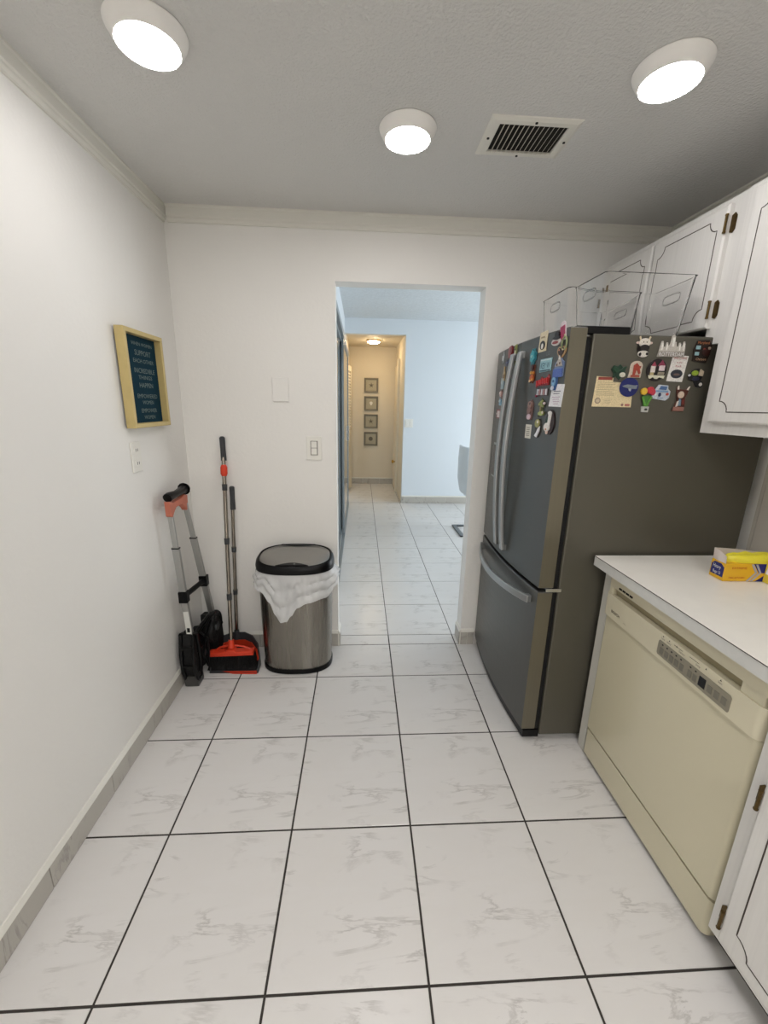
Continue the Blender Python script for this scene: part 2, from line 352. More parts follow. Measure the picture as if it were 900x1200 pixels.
# ---------------------------------------------------------------- folding luggage cart in the left corner
lc=thing('luggage_cart',(.07,2.0,0),'folded black luggage cart with silver rails leaning in the left corner','cart')
def lerp(a,b,k): return tuple(a[i]+(b[i]-a[i])*k for i in range(3))
NT,NB=(.052,1.872,.99),(.072,1.905,.27)       # near rail top and bottom
FT,FB=(.052,2.035,.98),(.105,2.125,.27)       # far rail
for a,b_ in ((NT,NB),(FT,FB)):
    q=MB(); q.ribbon([a,lerp(a,b_,.32)],.007,.0115,(0,1,0)); q.build('upper_rail',alu,lc,bevel=.002)
    q=MB(); q.ribbon([lerp(a,b_,.31),lerp(a,b_,1)],.010,.0155,(0,1,0)); q.build('lower_rail',alu,lc,bevel=.002)
    q=MB(); c=lerp(a,b_,.315); q.box(c[0]-.0165,c[0]+.0165,c[1]-.011,c[1]+.011,c[2]-.003,c[2]+.003); q.build('rail_cap',black,lc)
    q=MB(); c=lerp(a,b_,.67); q.box(c[0]-.021,c[0]+.021,c[1]-.018,c[1]+.018,c[2]-.030,c[2]+.030); q.build('clamp',black,lc,bevel=.004)
c1,c2=lerp(NT,NB,.67),lerp(FT,FB,.67)
MB().tube([c1,lerp(c1,c2,.2),lerp(lerp(c1,c2,.35),(c1[0],c1[1],c1[2]+.04),.0),lerp(c1,c2,.8),c2],[.017,.013,.014,.013,.017],10).build('cross_brace',black,lc,smooth=True)
h0=(.050,1.872,1.008); h1=(.052,2.05,1.012)
MB().tube([h0,(.052,1.89,1.012),(.056,1.95,1.012),(.054,2.03,1.016),h1],[.021,.021,.0165,.020,.020],12).build('handle_grip',black,lc,smooth=True)
MB().tube([(.052,2.05,1.016),(.052,2.068,1.018)],[.031,.024],12).build('grip_knob',black,lc,smooth=True)
# faded orange handle yoke
q=MB(); yk=[(1.856,.995),(1.859,.925),(1.876,.915),(1.892,.935),(1.92,.955),(1.98,.955),(2.015,.930),(2.03,.912),(2.047,.918),(2.052,.985),(2.02,.995),(1.99,.985),(1.89,.982),(1.87,.992)]
q.prism(yk,lambda u,v:(.040,u,v),lambda u,v:(.066,u,v)); q.build('handle_yoke',faded,lc,bevel=.003)
# sticker
q=MB(); a,b_=lerp(NT,NB,.78),lerp(NT,NB,.98); q.ribbon([(a[0],a[1]-.0105,a[2]),(b_[0],b_[1]-.0105,b_[2])],.0125,.0006,(1,0,0)); q.build('sticker',mat('sticker_white',(214,214,208),.6),lc)
q=MB(); c=lerp(NT,NB,.925); q.box(c[0]-.007,c[0]+.007,c[1]-.0122,c[1]-.0114,c[2]-.012,c[2]+.012); q.build('sticker_print',black,lc)
# folded lower frame with wheels
q=MB(); q.prism([(1.885,.30),(1.93,.31),(1.945,.27),(1.955,.13),(1.95,.05),(1.925,.03),(1.90,.04),(1.875,.10),(1.872,.22)],lambda u,v:(.036,u,v),lambda u,v:(.084,u,v)); q.build('frame_side',blackm,lc,bevel=.006)
for xx in (.030,.090):
    lp=[(xx,1.888,.30),(xx,1.935,.285),(xx,1.945,.20),(xx,1.95,.10),(xx,1.93,.04),(xx,1.895,.035),(xx,1.872,.10),(xx,1.868,.2)]
    MB().tube(lp+[lp[0]],.010,8,cap=False).build('frame_loop',black,lc,smooth=True)
MB().tube([(.028,1.868,.235),(.094,1.868,.235)],.009,8).build('frame_bar',black,lc,smooth=True); MB().tube([(.028,1.870,.13),(.094,1.870,.13)],.009,8).build('frame_bar',black,lc,smooth=True)
q=MB(); q.prism([(2.09,.30),(2.15,.29),(2.18,.22),(2.19,.12),(2.16,.05),(2.11,.04),(2.09,.15)],lambda u,v:(.05,u,v),lambda u,v:(.135,u,v)); q.build('frame_side',blackm,lc,bevel=.006)
MB().tube([(.09,1.93,.285),(.10,1.97,.30),(.11,2.05,.315),(.115,2.12,.30)],.012,8).build('cross_bar',black,lc,smooth=True)
MB().tube([(.07,1.93,.17),(.09,2.12,.19)],.016,8).build('cross_bar',black,lc,smooth=True)
q=MB(); q.prism([(1.93,.20),(1.97,.235),(2.06,.25),(2.12,.22),(2.13,.12),(2.09,.055),(1.99,.05),(1.94,.08)],lambda u,v:(.024,u,v),lambda u,v:(.048,u,v)); q.build('toe_plate',blackm,lc,bevel=.004)
def wheel(c,r,w,tilt=0):
    q=MB(); rings=[]
    for k,(rad,x) in enumerate(((r*.55,-w),(r*.93,-w),(r,-w*.55),(r,w*.55),(r*.93,w),(r*.55,w),(r*.5,w*.7),(r*.18,w*.7),(r*.16,w*1.1))):
        rings.append([(c[0]+x+tilt*rad*math.sin(a*2*PI/28),c[1]+rad*math.cos(a*2*PI/28),c[2]+rad*math.sin(a*2*PI/28)) for a in range(28)])
    q.loft(rings); o=q.build('wheel',blackm,lc,smooth=True)
    q=MB(); q.loft([[(c[0]+x,c[1]+rad*math.cos(a*2*PI/16),c[2]+rad*math.sin(a*2*PI/16)) for a in range(16)] for rad,x in ((r*.3,w*.7),(r*.28,w*1.15),(r*.1,w*1.3))]); q.build('hub',dgrey,o,smooth=True)
wheel((.112,2.11,.222),.088,.02); wheel((.070,2.02,.110),.07,.016)
# elastic cord
MB().tube([(.10,1.95,.28),(.12,1.99,.22),(.115,2.0,.12),(.12,1.965,.07),(.11,1.945,.15),(.118,1.97,.24),(.12,2.05,.29),(.135,2.14,.27),(.137,2.17,.21),(.095,2.10,.10)],.006,6).build('elastic_cord',black,lc,smooth=True)
q=MB(); q.loft([[(.022,1.885,.06),(.092,1.885,.06),(.092,1.955,.06),(.022,1.955,.06)],[(.026,1.882,.012),(.096,1.882,.012),(.096,1.955,.012),(.026,1.955,.012)],[(.026,1.885,.001),(.096,1.885,.001),(.096,1.955,.001),(.026,1.955,.001)]]); q.build('foot_bracket',mat('bracket_grey',(92,92,90),.35,.8),lc,bevel=.002)

# ---------------------------------------------------------------- broom and dustpan
def pole(parent,pts,r,joints,mt=None):
    MB().tube(pts,r,12).build('pole',steel2,parent,smooth=True)
    a,b_=pts
    for k in joints:
        MB().tube([lerp(a,b_,k-.016),lerp(a,b_,k+.016)],[r*1.35,r*1.25],12).build('collar',dgrey,parent,smooth=True)
steel2=mat('pole_steel',(150,142,132),.22,.95)
br=thing('broom',(.225,2.03,0),'tall broom with an orange head and black bristles, in the dustpan','broom')
pt,pb=(.199,2.228,1.16),(.222,2.045,.135)
pole(br,[pt,pb],.0105,[.16,.44,.735])
MB().tube([(.197,2.236,1.262),(.1973,2.235,1.255),(.1977,2.2335,1.19),(.199,2.229,1.135)],[.008,.0145,.0135,.0145],14).build('grip',dgrey,br,smooth=True)
MB().tube([lerp(pt,pb,.045),lerp(pt,pb,.058),lerp(pt,pb,.09),lerp(pt,pb,.103)],[.012,.018,.018,.012],14).build('hook_collar',red,br,smooth=True)
MB().tube([(.221,2.05,.17),(.222,2.043,.125)],[.014,.02],12).build('socket',red,br,smooth=True)
q=MB(); q.prism([(.102,.083),(.346,.092),(.346,.116),(.25,.114),(.235,.124),(.205,.124),(.19,.112),(.102,.106)],lambda u,v:(u,2.015,v),lambda u,v:(u,2.06,v)); q.build('head',red,br,bevel=.004)
MB().tube([(.135,2.045,.108),(.16,2.045,.126),(.205,2.045,.138),(.24,2.045,.138),(.29,2.045,.130),(.33,2.045,.112)],.005,6).build('head_arch',red,br,smooth=True)
q=MB(); random.seed(3)
q.loft([[(.112,2.02,.086),(.348,2.02,.098),(.348,2.055,.098),(.112,2.055,.086)],[(.105,2.013,.04),(.355,2.013,.04),(.355,2.06,.04),(.105,2.06,.04)],[(.095,2.005,.009),(.36,2.005,.009),(.36,2.062,.009),(.095,2.062,.009)]]); q.build('bristle_core',blackm,br)
q=MB()
for i in range(260):
    x=.10+.255*random.random(); y=random.choice((2.006,2.009,2.058)); x0=.113+(x-.10)*.92
    q.tube([(x0,y+.007*(1 if y<2.03 else -1),.088),(x+random.uniform(-.006,.006),y,.007)],.0011,3)
o=q.build('bristles',blackm,br); o['kind']='stuff'
dp=thing('dustpan',(.23,2.1,0),'grey dustpan with orange lining and steel pole behind the broom','dustpan')
dt,db=(.2275,2.236,.96),(.205,2.20,.105)
pole(dp,[dt,db],.010,[.38,.68])
MB().tube([(.2285,2.236,.995),(.2283,2.236,.99),(.2278,2.2355,.93),(.2265,2.2345,.865)],[.008,.014,.013,.0145],14).build('grip',dgrey,dp,smooth=True)
MB().tube([(.206,2.20,.14),(.205,2.2,.085)],[.014,.018],12).build('socket',dgrey,dp,smooth=True)
# pan: floor, curved back wall, side walls
q=MB(); arc=[(.112,1.99),(.106,2.06),(.112,2.13),(.13,2.185),(.18,2.21),(.25,2.21),(.30,2.185),(.345,2.13),(.372,2.06),(.374,1.985)]
hs=[.012,.06,.095,.115,.122,.122,.115,.095,.06,.012]
q.loft([[(x,y,.003) for x,y in arc],[(x,y,h) for (x,y),h in zip(arc,hs)],[(x+(.23-x)*.04,y-.006,h) for (x,y),h in zip(arc,hs)],[(x+(.23-x)*.04,y-.006,.006) for x,y in arc]],cap=False,close=False)
q.build('pan_wall',dgrey,dp,smooth=True)
q=MB(); q.loft([[(x,y,.0015) for x,y in arc],[(x,y,.005) for x,y in arc]]); q.build('pan_floor',dgrey,dp)
q=MB(); q.loft([[(x+(.23-x)*.045,y-.007,h*.62) for (x,y),h in zip(arc[1:-1],hs[1:-1])],[(x+(.23-x)*.11,y-.014,h*.62+.003) for (x,y),h in zip(arc[1:-1],hs[1:-1])],[(x+(.23-x)*.11,y-.014,h*.3) for (x,y),h in zip(arc[1:-1],hs[1:-1])]],cap=False,close=False); q.build('lining',red,dp,smooth=True)
q=MB(); q.loft([[(.24,1.982,.0015),(.368,1.977,.0015),(.372,2.0,.0015),(.18,2.0,.0015)],[(.24,1.982,.004),(.368,1.977,.004),(.372,2.0,.006),(.18,2.0,.006)]]); q.build('lip',red,dp)

# ---------------------------------------------------------------- trash can
tc_=thing('trash_can',(.585,2.098,0),'oval stainless steel trash can with black rim and white liner bag','trash can')
def sup(cx,cy,a,b_,z,n=64,e=2.55,f=None):
    pts=[]
    for i in range(n):
        t_=2*PI*i/n; c,s_=math.cos(t_),math.sin(t_); k=(abs(c)**e+abs(s_)**e)**(-1/e); r_=f(t_) if f else (0,0)
        pts.append((cx+(a*k+r_[0])*c,cy+(b_*k+r_[0])*s_,z+r_[1]))
    return pts
cx,cy=.581,2.100
MB().loft([sup(cx,cy,.186,.128,.022),sup(cx,cy,.193,.131,.3),sup(cx,cy,.196,.133,.605)]).build('body',steel,tc_,smooth=True)
MB().loft([sup(cx,cy,.185,.127,.001),sup(cx,cy,.191,.133,.004),sup(cx,cy,.192,.134,.02),sup(cx,cy,.189,.131,.03)]).build('base_ring',black,tc_,smooth=True)
TL=lambda r,k=.12:[(x,y,z+(y-cy)*k-.004) for x,y,z in r]
MB().loft([sup(cx,cy,.200,.140,.588),sup(cx,cy,.207,.147,.592),sup(cx,cy,.208,.148,.612),TL(sup(cx,cy,.204,.144,.640),.1),TL(sup(cx,cy,.196,.138,.652)),TL(sup(cx,cy,.190,.132,.654)),TL(sup(cx,cy,.186,.129,.650)),sup(cx,cy,.185,.128,.60)]).build('rim',black,tc_,smooth=True)
MB().loft([sup(cx,cy,.1845,.1275,.610),TL(sup(cx,cy,.1845,.1275,.650)),TL(sup(cx,cy,.180,.124,.653)),TL(sup(cx,cy,.12,.08,.656)),TL(sup(cx,cy,.03,.02,.657))]).build('lid',steeltop,tc_,smooth=True)
def crescent(yc,sgn,w,h,zz):
    q=MB(); n=16; top=[];bot=[]
    for i in range(n+1):
        k=i/n; x=cx-w+2*w*k; yk=yc+sgn*(math.cos((k-.5)*PI))*h
        top.append((x,yk)); bot.append((x,yc))
    poly=top+bot[::-1][1:-1]
    q.prism(poly,lambda u,v:(u,v,zz-.004+(v-cy)*.12),lambda u,v:(u,v,zz-.016+(v-cy)*.12)); return q
crescent(cy-.126,1,.085,.030,.6585).build('sensor_panel',black,tc_,bevel=.002)
crescent(cy+.122,-1,.095,.020,.6585).build('hinge_panel',black,tc_,bevel=.002)
MB().lathe([(.006,0),(.0055,.0015),(.001,.002)],(cx+.012,cy-.112,.6405),12).build('sensor_eye',mat('sensor_glass',(120,124,126),.1,.3),tc_)
# liner bag: folded film hanging from the rim; low flap left of centre
BE=[(-3.2,.50),(-2.75,.50),(-2.35,.487),(-2.1,.44),(-1.98,.37),(-1.85,.33),(-1.72,.335),(-1.6,.37),(-1.45,.415),(-1.2,.44),(-.8,.455),(-.45,.49),(0,.53),(.8,.5),(1.6,.52),(2.4,.5),(3.1,.50)]
def bedge(t_):
    t_=(t_+PI)%(2*PI)-PI
    for (a,za_),(b_,zb_) in zip(BE,BE[1:]):
        if a<=t_<=b_:
            k=(t_-a)/(b_-a); k=k*k*(3-2*k); return za_+(zb_-za_)*k
    return .5
from mathutils import noise
q=MB(); N=200; K=16; rings=[]
for j in range(K+1):
    k=j/K; ring_=[]
    for i in range(N):
        t_=2*PI*i/N; z=.592+(bedge(t_)-.592)*k; c,s_=math.cos(t_),math.sin(t_); e=2.55; kk=(abs(c)**e+abs(s_)**e)**(-1/e)
        # swags: sagging fold ridges
        lowz=.592-z
        fold=.009*abs(math.sin(k*8.5+1.8*noise.noise(Vector((c*3,s_*3,0)))))*(1.2+noise.noise(Vector((c*4,s_*4,k*2))))+.006*noise.noise(Vector((c*6+k,s_*6,k*4)))+.003*noise.noise(Vector((c*16,s_*16,z*34)))
        off=.006+.012*k+max(0,c)**3*.016*math.sin(k*PI*.9)+fold*min(1,k*3)
        off=max(.004,off)
        ring_.append((cx+(.197*kk+off)*c,cy+(.134*kk+off)*s_,z))
    rings.append(ring_)
rings.append([(x+(cx-x)*.015,y+(cy-y)*.015,z+.004) for x,y,z in rings[-1]])
q.loft(rings,cap=False); q.build('liner_bag',bagm,tc_,smooth=True)

# ---------------------------------------------------------------- refrigerator
fr=thing('refrigerator',(2.05,1.855,0),'dark slate french door refrigerator covered in magnets','refrigerator')
FY0,FY1=1.475,2.235; FC=1.855
def fx(y,base=1.645,sag=.026): return base-sag*(1-((y-FC)/.38)**2)
box(1.728,2.44,FY0,FY1,.03,1.692).build('case',fside,fr,bevel=.006)
box(1.700,1.735,FY0+.012,FY1-.012,.04,1.68).build('gasket',blackm,fr)
def door(name,y0,y1,z0,z1,xo=0):
    q=MB(); n=20; f=[];
    ys=[y0+(y1-y0)*i/n for i in range(n+1)]
    def outline(ins,dx): return [(fx(min(max(y,y0+ins),y1-ins))+xo+dx,min(max(y,y0+ins),y1-ins)) for y in ys]+[(1.705-dx,y1-ins),(1.705-dx,y0+ins)]
    q.loft([[(x,y,z0) for x,y in outline(.003,.003)],[(x,y,z0+.004) for x,y in outline(0,0)],[(x,y,z1-.004) for x,y in outline(0,0)],[(x,y,z1) for x,y in outline(.003,.003)]])
    o=q.build(name,fdoor,fr)
    o.data.materials.append(fedge)
    for p in o.data.polygons:
        if abs(p.normal.y)>.9: p.material_index=1
    return o
d1=door('door',FC+.002,FY1,.738,1.712); d2=door('door',FY0,FC-.002,.738,1.712); d3=door('freezer_drawer',FY0,FY1,.062,.722)
# kick panel
q=MB(); n=16; ys=[FY0+.005+(FY1-FY0-.01)*i/n for i in range(n+1)]
q.loft([[(fx(y)+.012,y,z) for y in ys]+[(1.728,ys[-1],z),(1.728,ys[0],z)] for z in (.018,.054)]); q.build('kick_panel',black,fr)
for y in (FY0+.06,FY1-.06): MB().lathe([(.02,.0),(.02,.03)],(1.69,y,0),12).build('foot',black,fr)
for y in (FY0+.06,FY1-.06): MB().lathe([(.02,.0),(.02,.032)],(2.38,y,0),12).build('foot',black,fr)
# hinge covers
for y0,y1 in ((FY0+.003,FY0+.030),(FY1-.045,FY1-.005)): MB().box(1.665,1.86,y0,y1,1.690,1.716).build('hinge_cover',black,fr,bevel=.004)
box(1.675,1.74,FY0-.002,FY0+.03,.722,.738).build('hinge_bracket',chrome,fr,bevel=.002)
# handles
def bowed(y,z0,z1,par,tilt):
    n=18; pts=[]
    for i in range(n+1):
        k=i/n; z=z0+(z1-z0)*k; x=fx(y)-.016-.030*math.sin(k*PI)**.9; pts.append((x,y,z))
    q=MB(); q.ribbon(pts,.0165,.008,(0,1,0)); h=q.build('handle',fhandle,par,bevel=.004,smooth=False)
    for z in (z0+.012,z1-.012): box(fx(y)-.020,fx(y)+.004,y-.011,y+.011,z-.014,z+.014).build('handle_mount',fhandle,h,bevel=.003)
bowed(FC+.044,.785,1.668,d1,0); bowed(FC-.044,.785,1.668,d2,0)
n=18; pts=[]
for i in range(n+1):
    k=i/n; y=1.515+(2.205-1.515)*k; pts.append((fx(y)-.012-.042*math.sin(k*PI)**.8,y,.672-.012*math.sin(k*PI)))
q=MB(); q.ribbon(pts,.0165,.007,(0,0,1)); h=q.build('handle',fhandle,d3,bevel=.004)
for y in (1.530,2.19): box(fx(y)-.016,fx(y)+.004,y-.012,y+.012,.655,.687).build('handle_mount',fhandle,h,bevel=.002)
# water dispenser recess on the far door
q=MB(); y0,y1,z0,z1=2.03,2.15,1.085,1.262
q.prism([(y0,z0),(y1,z0),(y1,z1),(y0,z1)],lambda u,v:(fx(u)-.003,u,v),lambda u,v:(fx(u)+.002,u,v)); dsp=q.build('dispenser_bezel',fhandle,d1,bevel=.002)
q=MB(); q.prism([(y0+.01,z0+.01),(y1-.01,z0+.01),(y1-.01,z1-.01),(y0+.01,z1-.01)],lambda u,v:(fx(u)-.0042,u,v),lambda u,v:(fx(u)-.002,u,v)); q.build('dispenser_panel',mat('gloss_black',(8,8,9),.12),dsp)
def on_door(y0,z0,pr=0): return lambda u,v,w:(fx(y0-u)-w-pr,y0-u,z0+v)
def on_side(x0,z0,pr=0): return lambda u,v,w:(x0+u,FY0-w-pr,z0+v)
text_mesh('LG',.020,on_door(1.60,1.632),mat('logo_grey',(120,124,126),.4),'logo',d2)

# ---------------------------------------------------------------- magnets
CM={}
def cm(rgb): 
    k='magnet_%d_%d_%d'%rgb
    g=sum(rgb)/3; return mat(k,tuple(int(c*.85+g*.10) for c in rgb),.35,var=.4,vscale=240)
def disc(cx,cy,rx,ry=None,n=16,a0=0,a1=2*PI):
    ry=ry or rx; full=abs(a1-a0-2*PI)<1e-6
    return [(cx+rx*math.cos(a0+(a1-a0)*i/(n if full else n-1)),cy+ry*math.sin(a0+(a1-a0)*i/(n if full else n-1))) for i in range(n)]
def rect(x0,y0,x1,y1): return [(x0,y0),(x1,y0),(x1,y1),(x0,y1)]
def rot(poly,a,cx=0,cy=0):
    c,s_=math.cos(a),math.sin(a); return [(cx+(x-cx)*c-(y-cy)*s_,cy+(x-cx)*s_+(y-cy)*c) for x,y in poly]
def slab(name,poly,w0,w1,F,mt,parent,bevel=.0008):
    q=MB(); q.prism(poly,lambda u,v:F(u,v,w1),lambda u,v:F(u,v,w0)); return q.build(name,mt,parent,bevel=bevel if bevel else 0,segs=1)
def magnet(name,label,F,base,parts,cat='magnet',group='souvenir magnets on the refrigerator',texts=()):
    """base=(polygon,rgb,thickness); parts=[(name,polygon,w0,w1,rgb)]"""
    o0=Vector(F(0,0,0)); root=bpy.data.objects.new(name,None); C.objects.link(root); root.location=o0; ORG[root.name]=o0; tag(root,label,cat,group); root.empty_display_size=.02
    slab('backing',base[0],0,base[2],F,cm(base[1]),root)
    for nm,poly,w0,w1,rgb in parts: slab(nm,poly,w0,w1,F,cm(rgb),root,.0005)
    for s_,sz,u,v,w,rgb,wd in texts: text_mesh(s_,sz,lambda a,b_,c:F(u+a,v+b_,w+c),cm(rgb),'lettering',root,width=wd)
    return root
# -- on the side panel
F=on_side(1.911,1.653)
magnet('cow_magnet','white horned cow magnet with black muzzle, top left of the fridge side',F,(disc(0,0,.022,.03),(40,34,32),.003),
 [('face',disc(0,.012,.020,.015),.003,.008,(226,218,205)),('muzzle',disc(0,-.004,.017,.010),.008,.011,(30,26,26)),('body',disc(0,-.024,.019,.011),.003,.008,(228,222,210)),
  ('horn',[(-.017,.02),(-.012,.022),(-.017,.034),(-.021,.031)],.002,.006,(225,205,170)),('horn',[(.017,.02),(.012,.022),(.017,.034),(.021,.031)],.002,.006,(225,205,170)),
  ('ear',disc(-.023,.012,.006,.004),.002,.006,(220,190,180)),('ear',disc(.023,.012,.006,.004),.002,.006,(220,190,180)),('spot',disc(-.012,-.026,.005,.006),.008,.009,(30,26,26)),('spot',disc(.013,-.024,.005,.005),.008,.009,(30,26,26)),
  ('eye',disc(-.006,.014,.002),.008,.009,(20,20,20)),('eye',disc(.006,.014,.002),.008,.009,(20,20,20))])
F=on_side(2.014,1.655)
sk=[(-.048,-.033),(.048,-.033),(.048,-.004),(.044,.018),(.039,.018),(.037,.002),(.031,.002),(.029,.014),(.024,.014),(.022,0),(.016,.002),(.012,.016),(.008,.016),(.006,.036),(-.001,.040),(-.006,.034),(-.008,.010),(-.014,.0),(-.018,.014),(-.023,.014),(-.025,-.002),(-.031,.0),(-.035,.018),(-.041,.018),(-.044,.0)]
magnet('skyline_magnet','white city skyline magnet with raised letters, middle of the top row on the fridge side',F,(sk,(196,190,180),.005),
 [('tower',rect(-.004,.0,.004,.03),.005,.007,(236,232,224)),('house',rect(-.041,-.012,-.035,.012),.005,.007,(232,228,220)),('house',rect(-.023,-.012,-.018,.008),.005,.007,(232,228,220)),('house',rect(.024,-.012,.029,.009),.005,.007,(232,228,220)),('house',rect(.039,-.012,.044,.012),.005,.007,(232,228,220)),('name_band',rect(-.048,-.033,.048,-.016),.005,.006,(150,142,132))],
 texts=[('ROTTERDAM',.018,0,-.031,.006,(245,242,236),.09)])
F=on_side(2.125,1.643)
magnet('timber_house_magnet','dark wooden house magnet with two pale blue windows on the fridge side, top right',F,([(-.028,-.032),(.022,-.038),(.031,-.01),(.033,.022),(.02,.037),(-.022,.035),(-.031,.006)],(38,24,18),.006),
 [('window_pane',rect(-.026,.006,-.010,.018),.006,.008,(150,190,196)),('window_pane',rect(-.027,-.014,-.012,-.003),.006,.008,(150,190,196)),('wheel',disc(.013,-.002,.014),.006,.009,(52,20,14)),('flower',disc(.022,.010,.005),.006,.010,(170,150,130)),('flower',disc(.004,.008,.003),.006,.010,(120,40,30))],
 texts=[('Maryland',.012,-.001,.024,.006,(206,120,70),.042),('Ostsee',.012,0,-.03,.006,(214,170,130),.038)])
F=on_side(1.838,1.566)
magnet('leaf_magnet','dark green leaf magnet with a white bud on the fridge side',F,([(-.03,.01),(-.022,.024),(-.008,.020),(.0,.028),(.010,.018),(.026,.022),(.02,.004),(.03,-.008),(.012,-.012),(.004,-.026),(-.010,-.014),(-.022,-.02),(-.02,-.004)],(24,58,40),.004),
 [('leaf',[(-.028,.01),(-.02,.02),(.0,.006),(-.012,-.002)],.004,.007,(30,74,48)),('leaf',[(.0,.006),(.012,.018),(.024,.018),(.01,.0)],.004,.007,(26,66,44)),('bud',disc(.010,-.008,.010,.008),.004,.010,(222,216,196))])
F=on_side(1.895,1.577)
magnet('arch_magnet','red and cream arched figure magnet above the blue oval on the fridge side',F,([(-.024,-.028),(.022,-.028),(.024,.012)]+disc(.002,.012,.022,.017,9,0,PI)[1:]+[(-.021,-.01)],(206,190,170),.005),
 [('figure',[(-.010,-.02),(-.002,-.02),(.002,.0),(.012,-.016),(.018,-.012),(.010,.012),(.0,.022),(-.010,.014)],.005,.008,(168,60,44)),('panel',rect(-.016,-.026,.016,-.018),.005,.007,(170,80,60)),('panel',rect(.008,.004,.017,.012),.005,.007,(150,70,54))])
F=on_side(1.973,1.577)
magnet('round_town_magnet','round magnet with pink roofs and white houses, beside the booklet on the fridge side',F,(disc(0,0,.037,.038,24),(34,24,26),.004),
 [('roof',[(-.024,.012),(-.014,.028),(-.004,.012)],.004,.007,(170,60,84)),('roof',[(.0,.014),(.014,.034),(.028,.014)],.004,.007,(150,50,80)),('house',rect(-.024,-.008,-.008,.014),.004,.007,(226,214,206)),('house',rect(.006,-.002,.026,.016),.004,.007,(226,206,208)),('house',rect(-.024,-.018,-.010,-.008),.004,.006,(190,170,120)),('house',rect(.004,-.016,.028,-.006),.004,.006,(150,140,120)),
  ('bridge',[(-.030,-.018),(.030,-.018),(.028,-.028),(.018,-.026),(.010,-.024),(.004,-.03),(-.004,-.03),(-.012,-.024),(-.022,-.03),(-.027,-.028)],.004,.008,(220,216,190))])
F=on_side(2.049,1.584)
magnet('booklet_magnet','white booklet magnet lettered in red with a dark oval picture',F,([(-.033,-.043),(.027,-.045),(.034,.043),(-.024,.044)],(232,228,222),.0015),
 [('picture',disc(0,-.018,.022,.015,20),.0015,.003,(46,48,62)),('hill',disc(0,-.020,.012,.004,12),.003,.0035,(110,86,80))],
 texts=[('WELCOME',.011,.004,.031,.0016,(176,40,36),.05),('to the',.009,.003,.018,.0016,(176,40,36),.02),('Rock',.010,.002,.005,.0016,(176,40,36),.022)])
F=on_side(2.122,1.554)
magnet('scooter_magnet','black scooter magnet with a green seat under the wooden house on the fridge side',F,([(-.03,.008),(-.022,-.008),(-.006,-.012),(.006,-.030),(.02,-.034),(.028,-.022),(.02,-.008),(.026,.008),(.018,.03),(.002,.032),(-.018,.024)],(26,24,28),.004),
 [('seat',disc(-.008,.016,.012,.009),.004,.008,(150,180,50)),('wheel',disc(.018,-.022,.011),.004,.008,(30,30,30)),('hub',disc(.018,-.022,.006),.008,.010,(220,214,206)),('wheel',disc(-.022,.0,.008),.004,.008,(30,30,34)),('lamp',disc(-.027,.008,.004),.004,.008,(220,220,224)),('shield',[(.006,.008),(.022,.006),(.024,.022),(.01,.030)],.004,.008,(196,178,150)),('body',disc(-.002,-.003,.014,.006),.004,.007,(44,46,72))])
F=on_side(1.828,1.500)
magnet('postcard','cream postcard with small print and a round seal on the fridge side',F,([(-.072,-.052),(.074,-.052),(.070,.030),(-.006,.034),(-.006,.050),(-.068,.052)],(232,212,164),.0008),
 [('title_strip',rect(-.062,.040,-.010,.050),.0008,.0016,(150,60,50)),('seal',disc(-.053,-.031,.011,.011,20),.0008,.0014,(160,140,118)),('seal_centre',disc(-.053,-.031,.007,.007,16),.0014,.0018,(206,186,150)),('emblem',disc(.040,-.044,.005,.005,8),.0008,.0014,(150,110,100)),('emblem_bar',rect(.050,-.048,.068,-.040),.0008,.0014,(190,110,100))]
 +[('text_line',rect(-.062,.031-.0062*i,.004-.010*(i%3==2),.0325-.0062*i),.0008,.0012,(176,156,122)) for i in range(8)]+[('text_line',rect(-.030,-.026-.005*i,.0-.006*(i%2),-.0248-.005*i),.0008,.0012,(180,160,128)) for i in range(4)],'postcard',None)
F=on_side(1.882,1.517,.0018)
magnet('airplane_magnet','blue oval magnet with a grey airplane on the postcard corner',F,(disc(0,0,.035,.033,24),(22,34,110),.0025),
 [('airplane',[(-.026,.004),(-.008,.009),(.020,.006),(.028,.008),(.026,-.006),(.006,-.005),(-.004,-.004),(-.022,.0)],.0025,.006,(120,130,140)),('wing',[(-.004,-.002),(.008,-.003),(.006,-.014),(.0,-.012)],.0025,.005,(160,168,174))])
F=on_side(1.953,1.478)
magnet('tulip_pot_magnet','yellow and red tulips in a little pot magnet on the fridge side',F,([(-.012,-.046),(.012,-.046),(.014,-.026),(-.014,-.026)],(190,190,184),.007),
 [('stem',[(-.008,-.026),(.008,-.026),(.014,.012),(-.016,.012)],.002,.005,(70,130,50)),('leaf',[(-.004,-.026),(.002,-.026),(-.014,.010),(-.020,.006)],.005,.008,(96,164,60)),('leaf',[(.0,-.026),(.006,-.026),(.020,.008),(.012,.010)],.005,.008,(90,156,56)),('flower',disc(-.015,.026,.011,.012),.002,.010,(236,188,50)),('flower',disc(.007,.030,.012,.012),.002,.012,(206,48,60)),('flower',disc(.018,.024,.009,.011),.002,.009,(196,50,80)),('pot_print',disc(.002,-.036,.006,.004),.007,.008,(50,52,54))])
F=on_side(2.003,1.502)
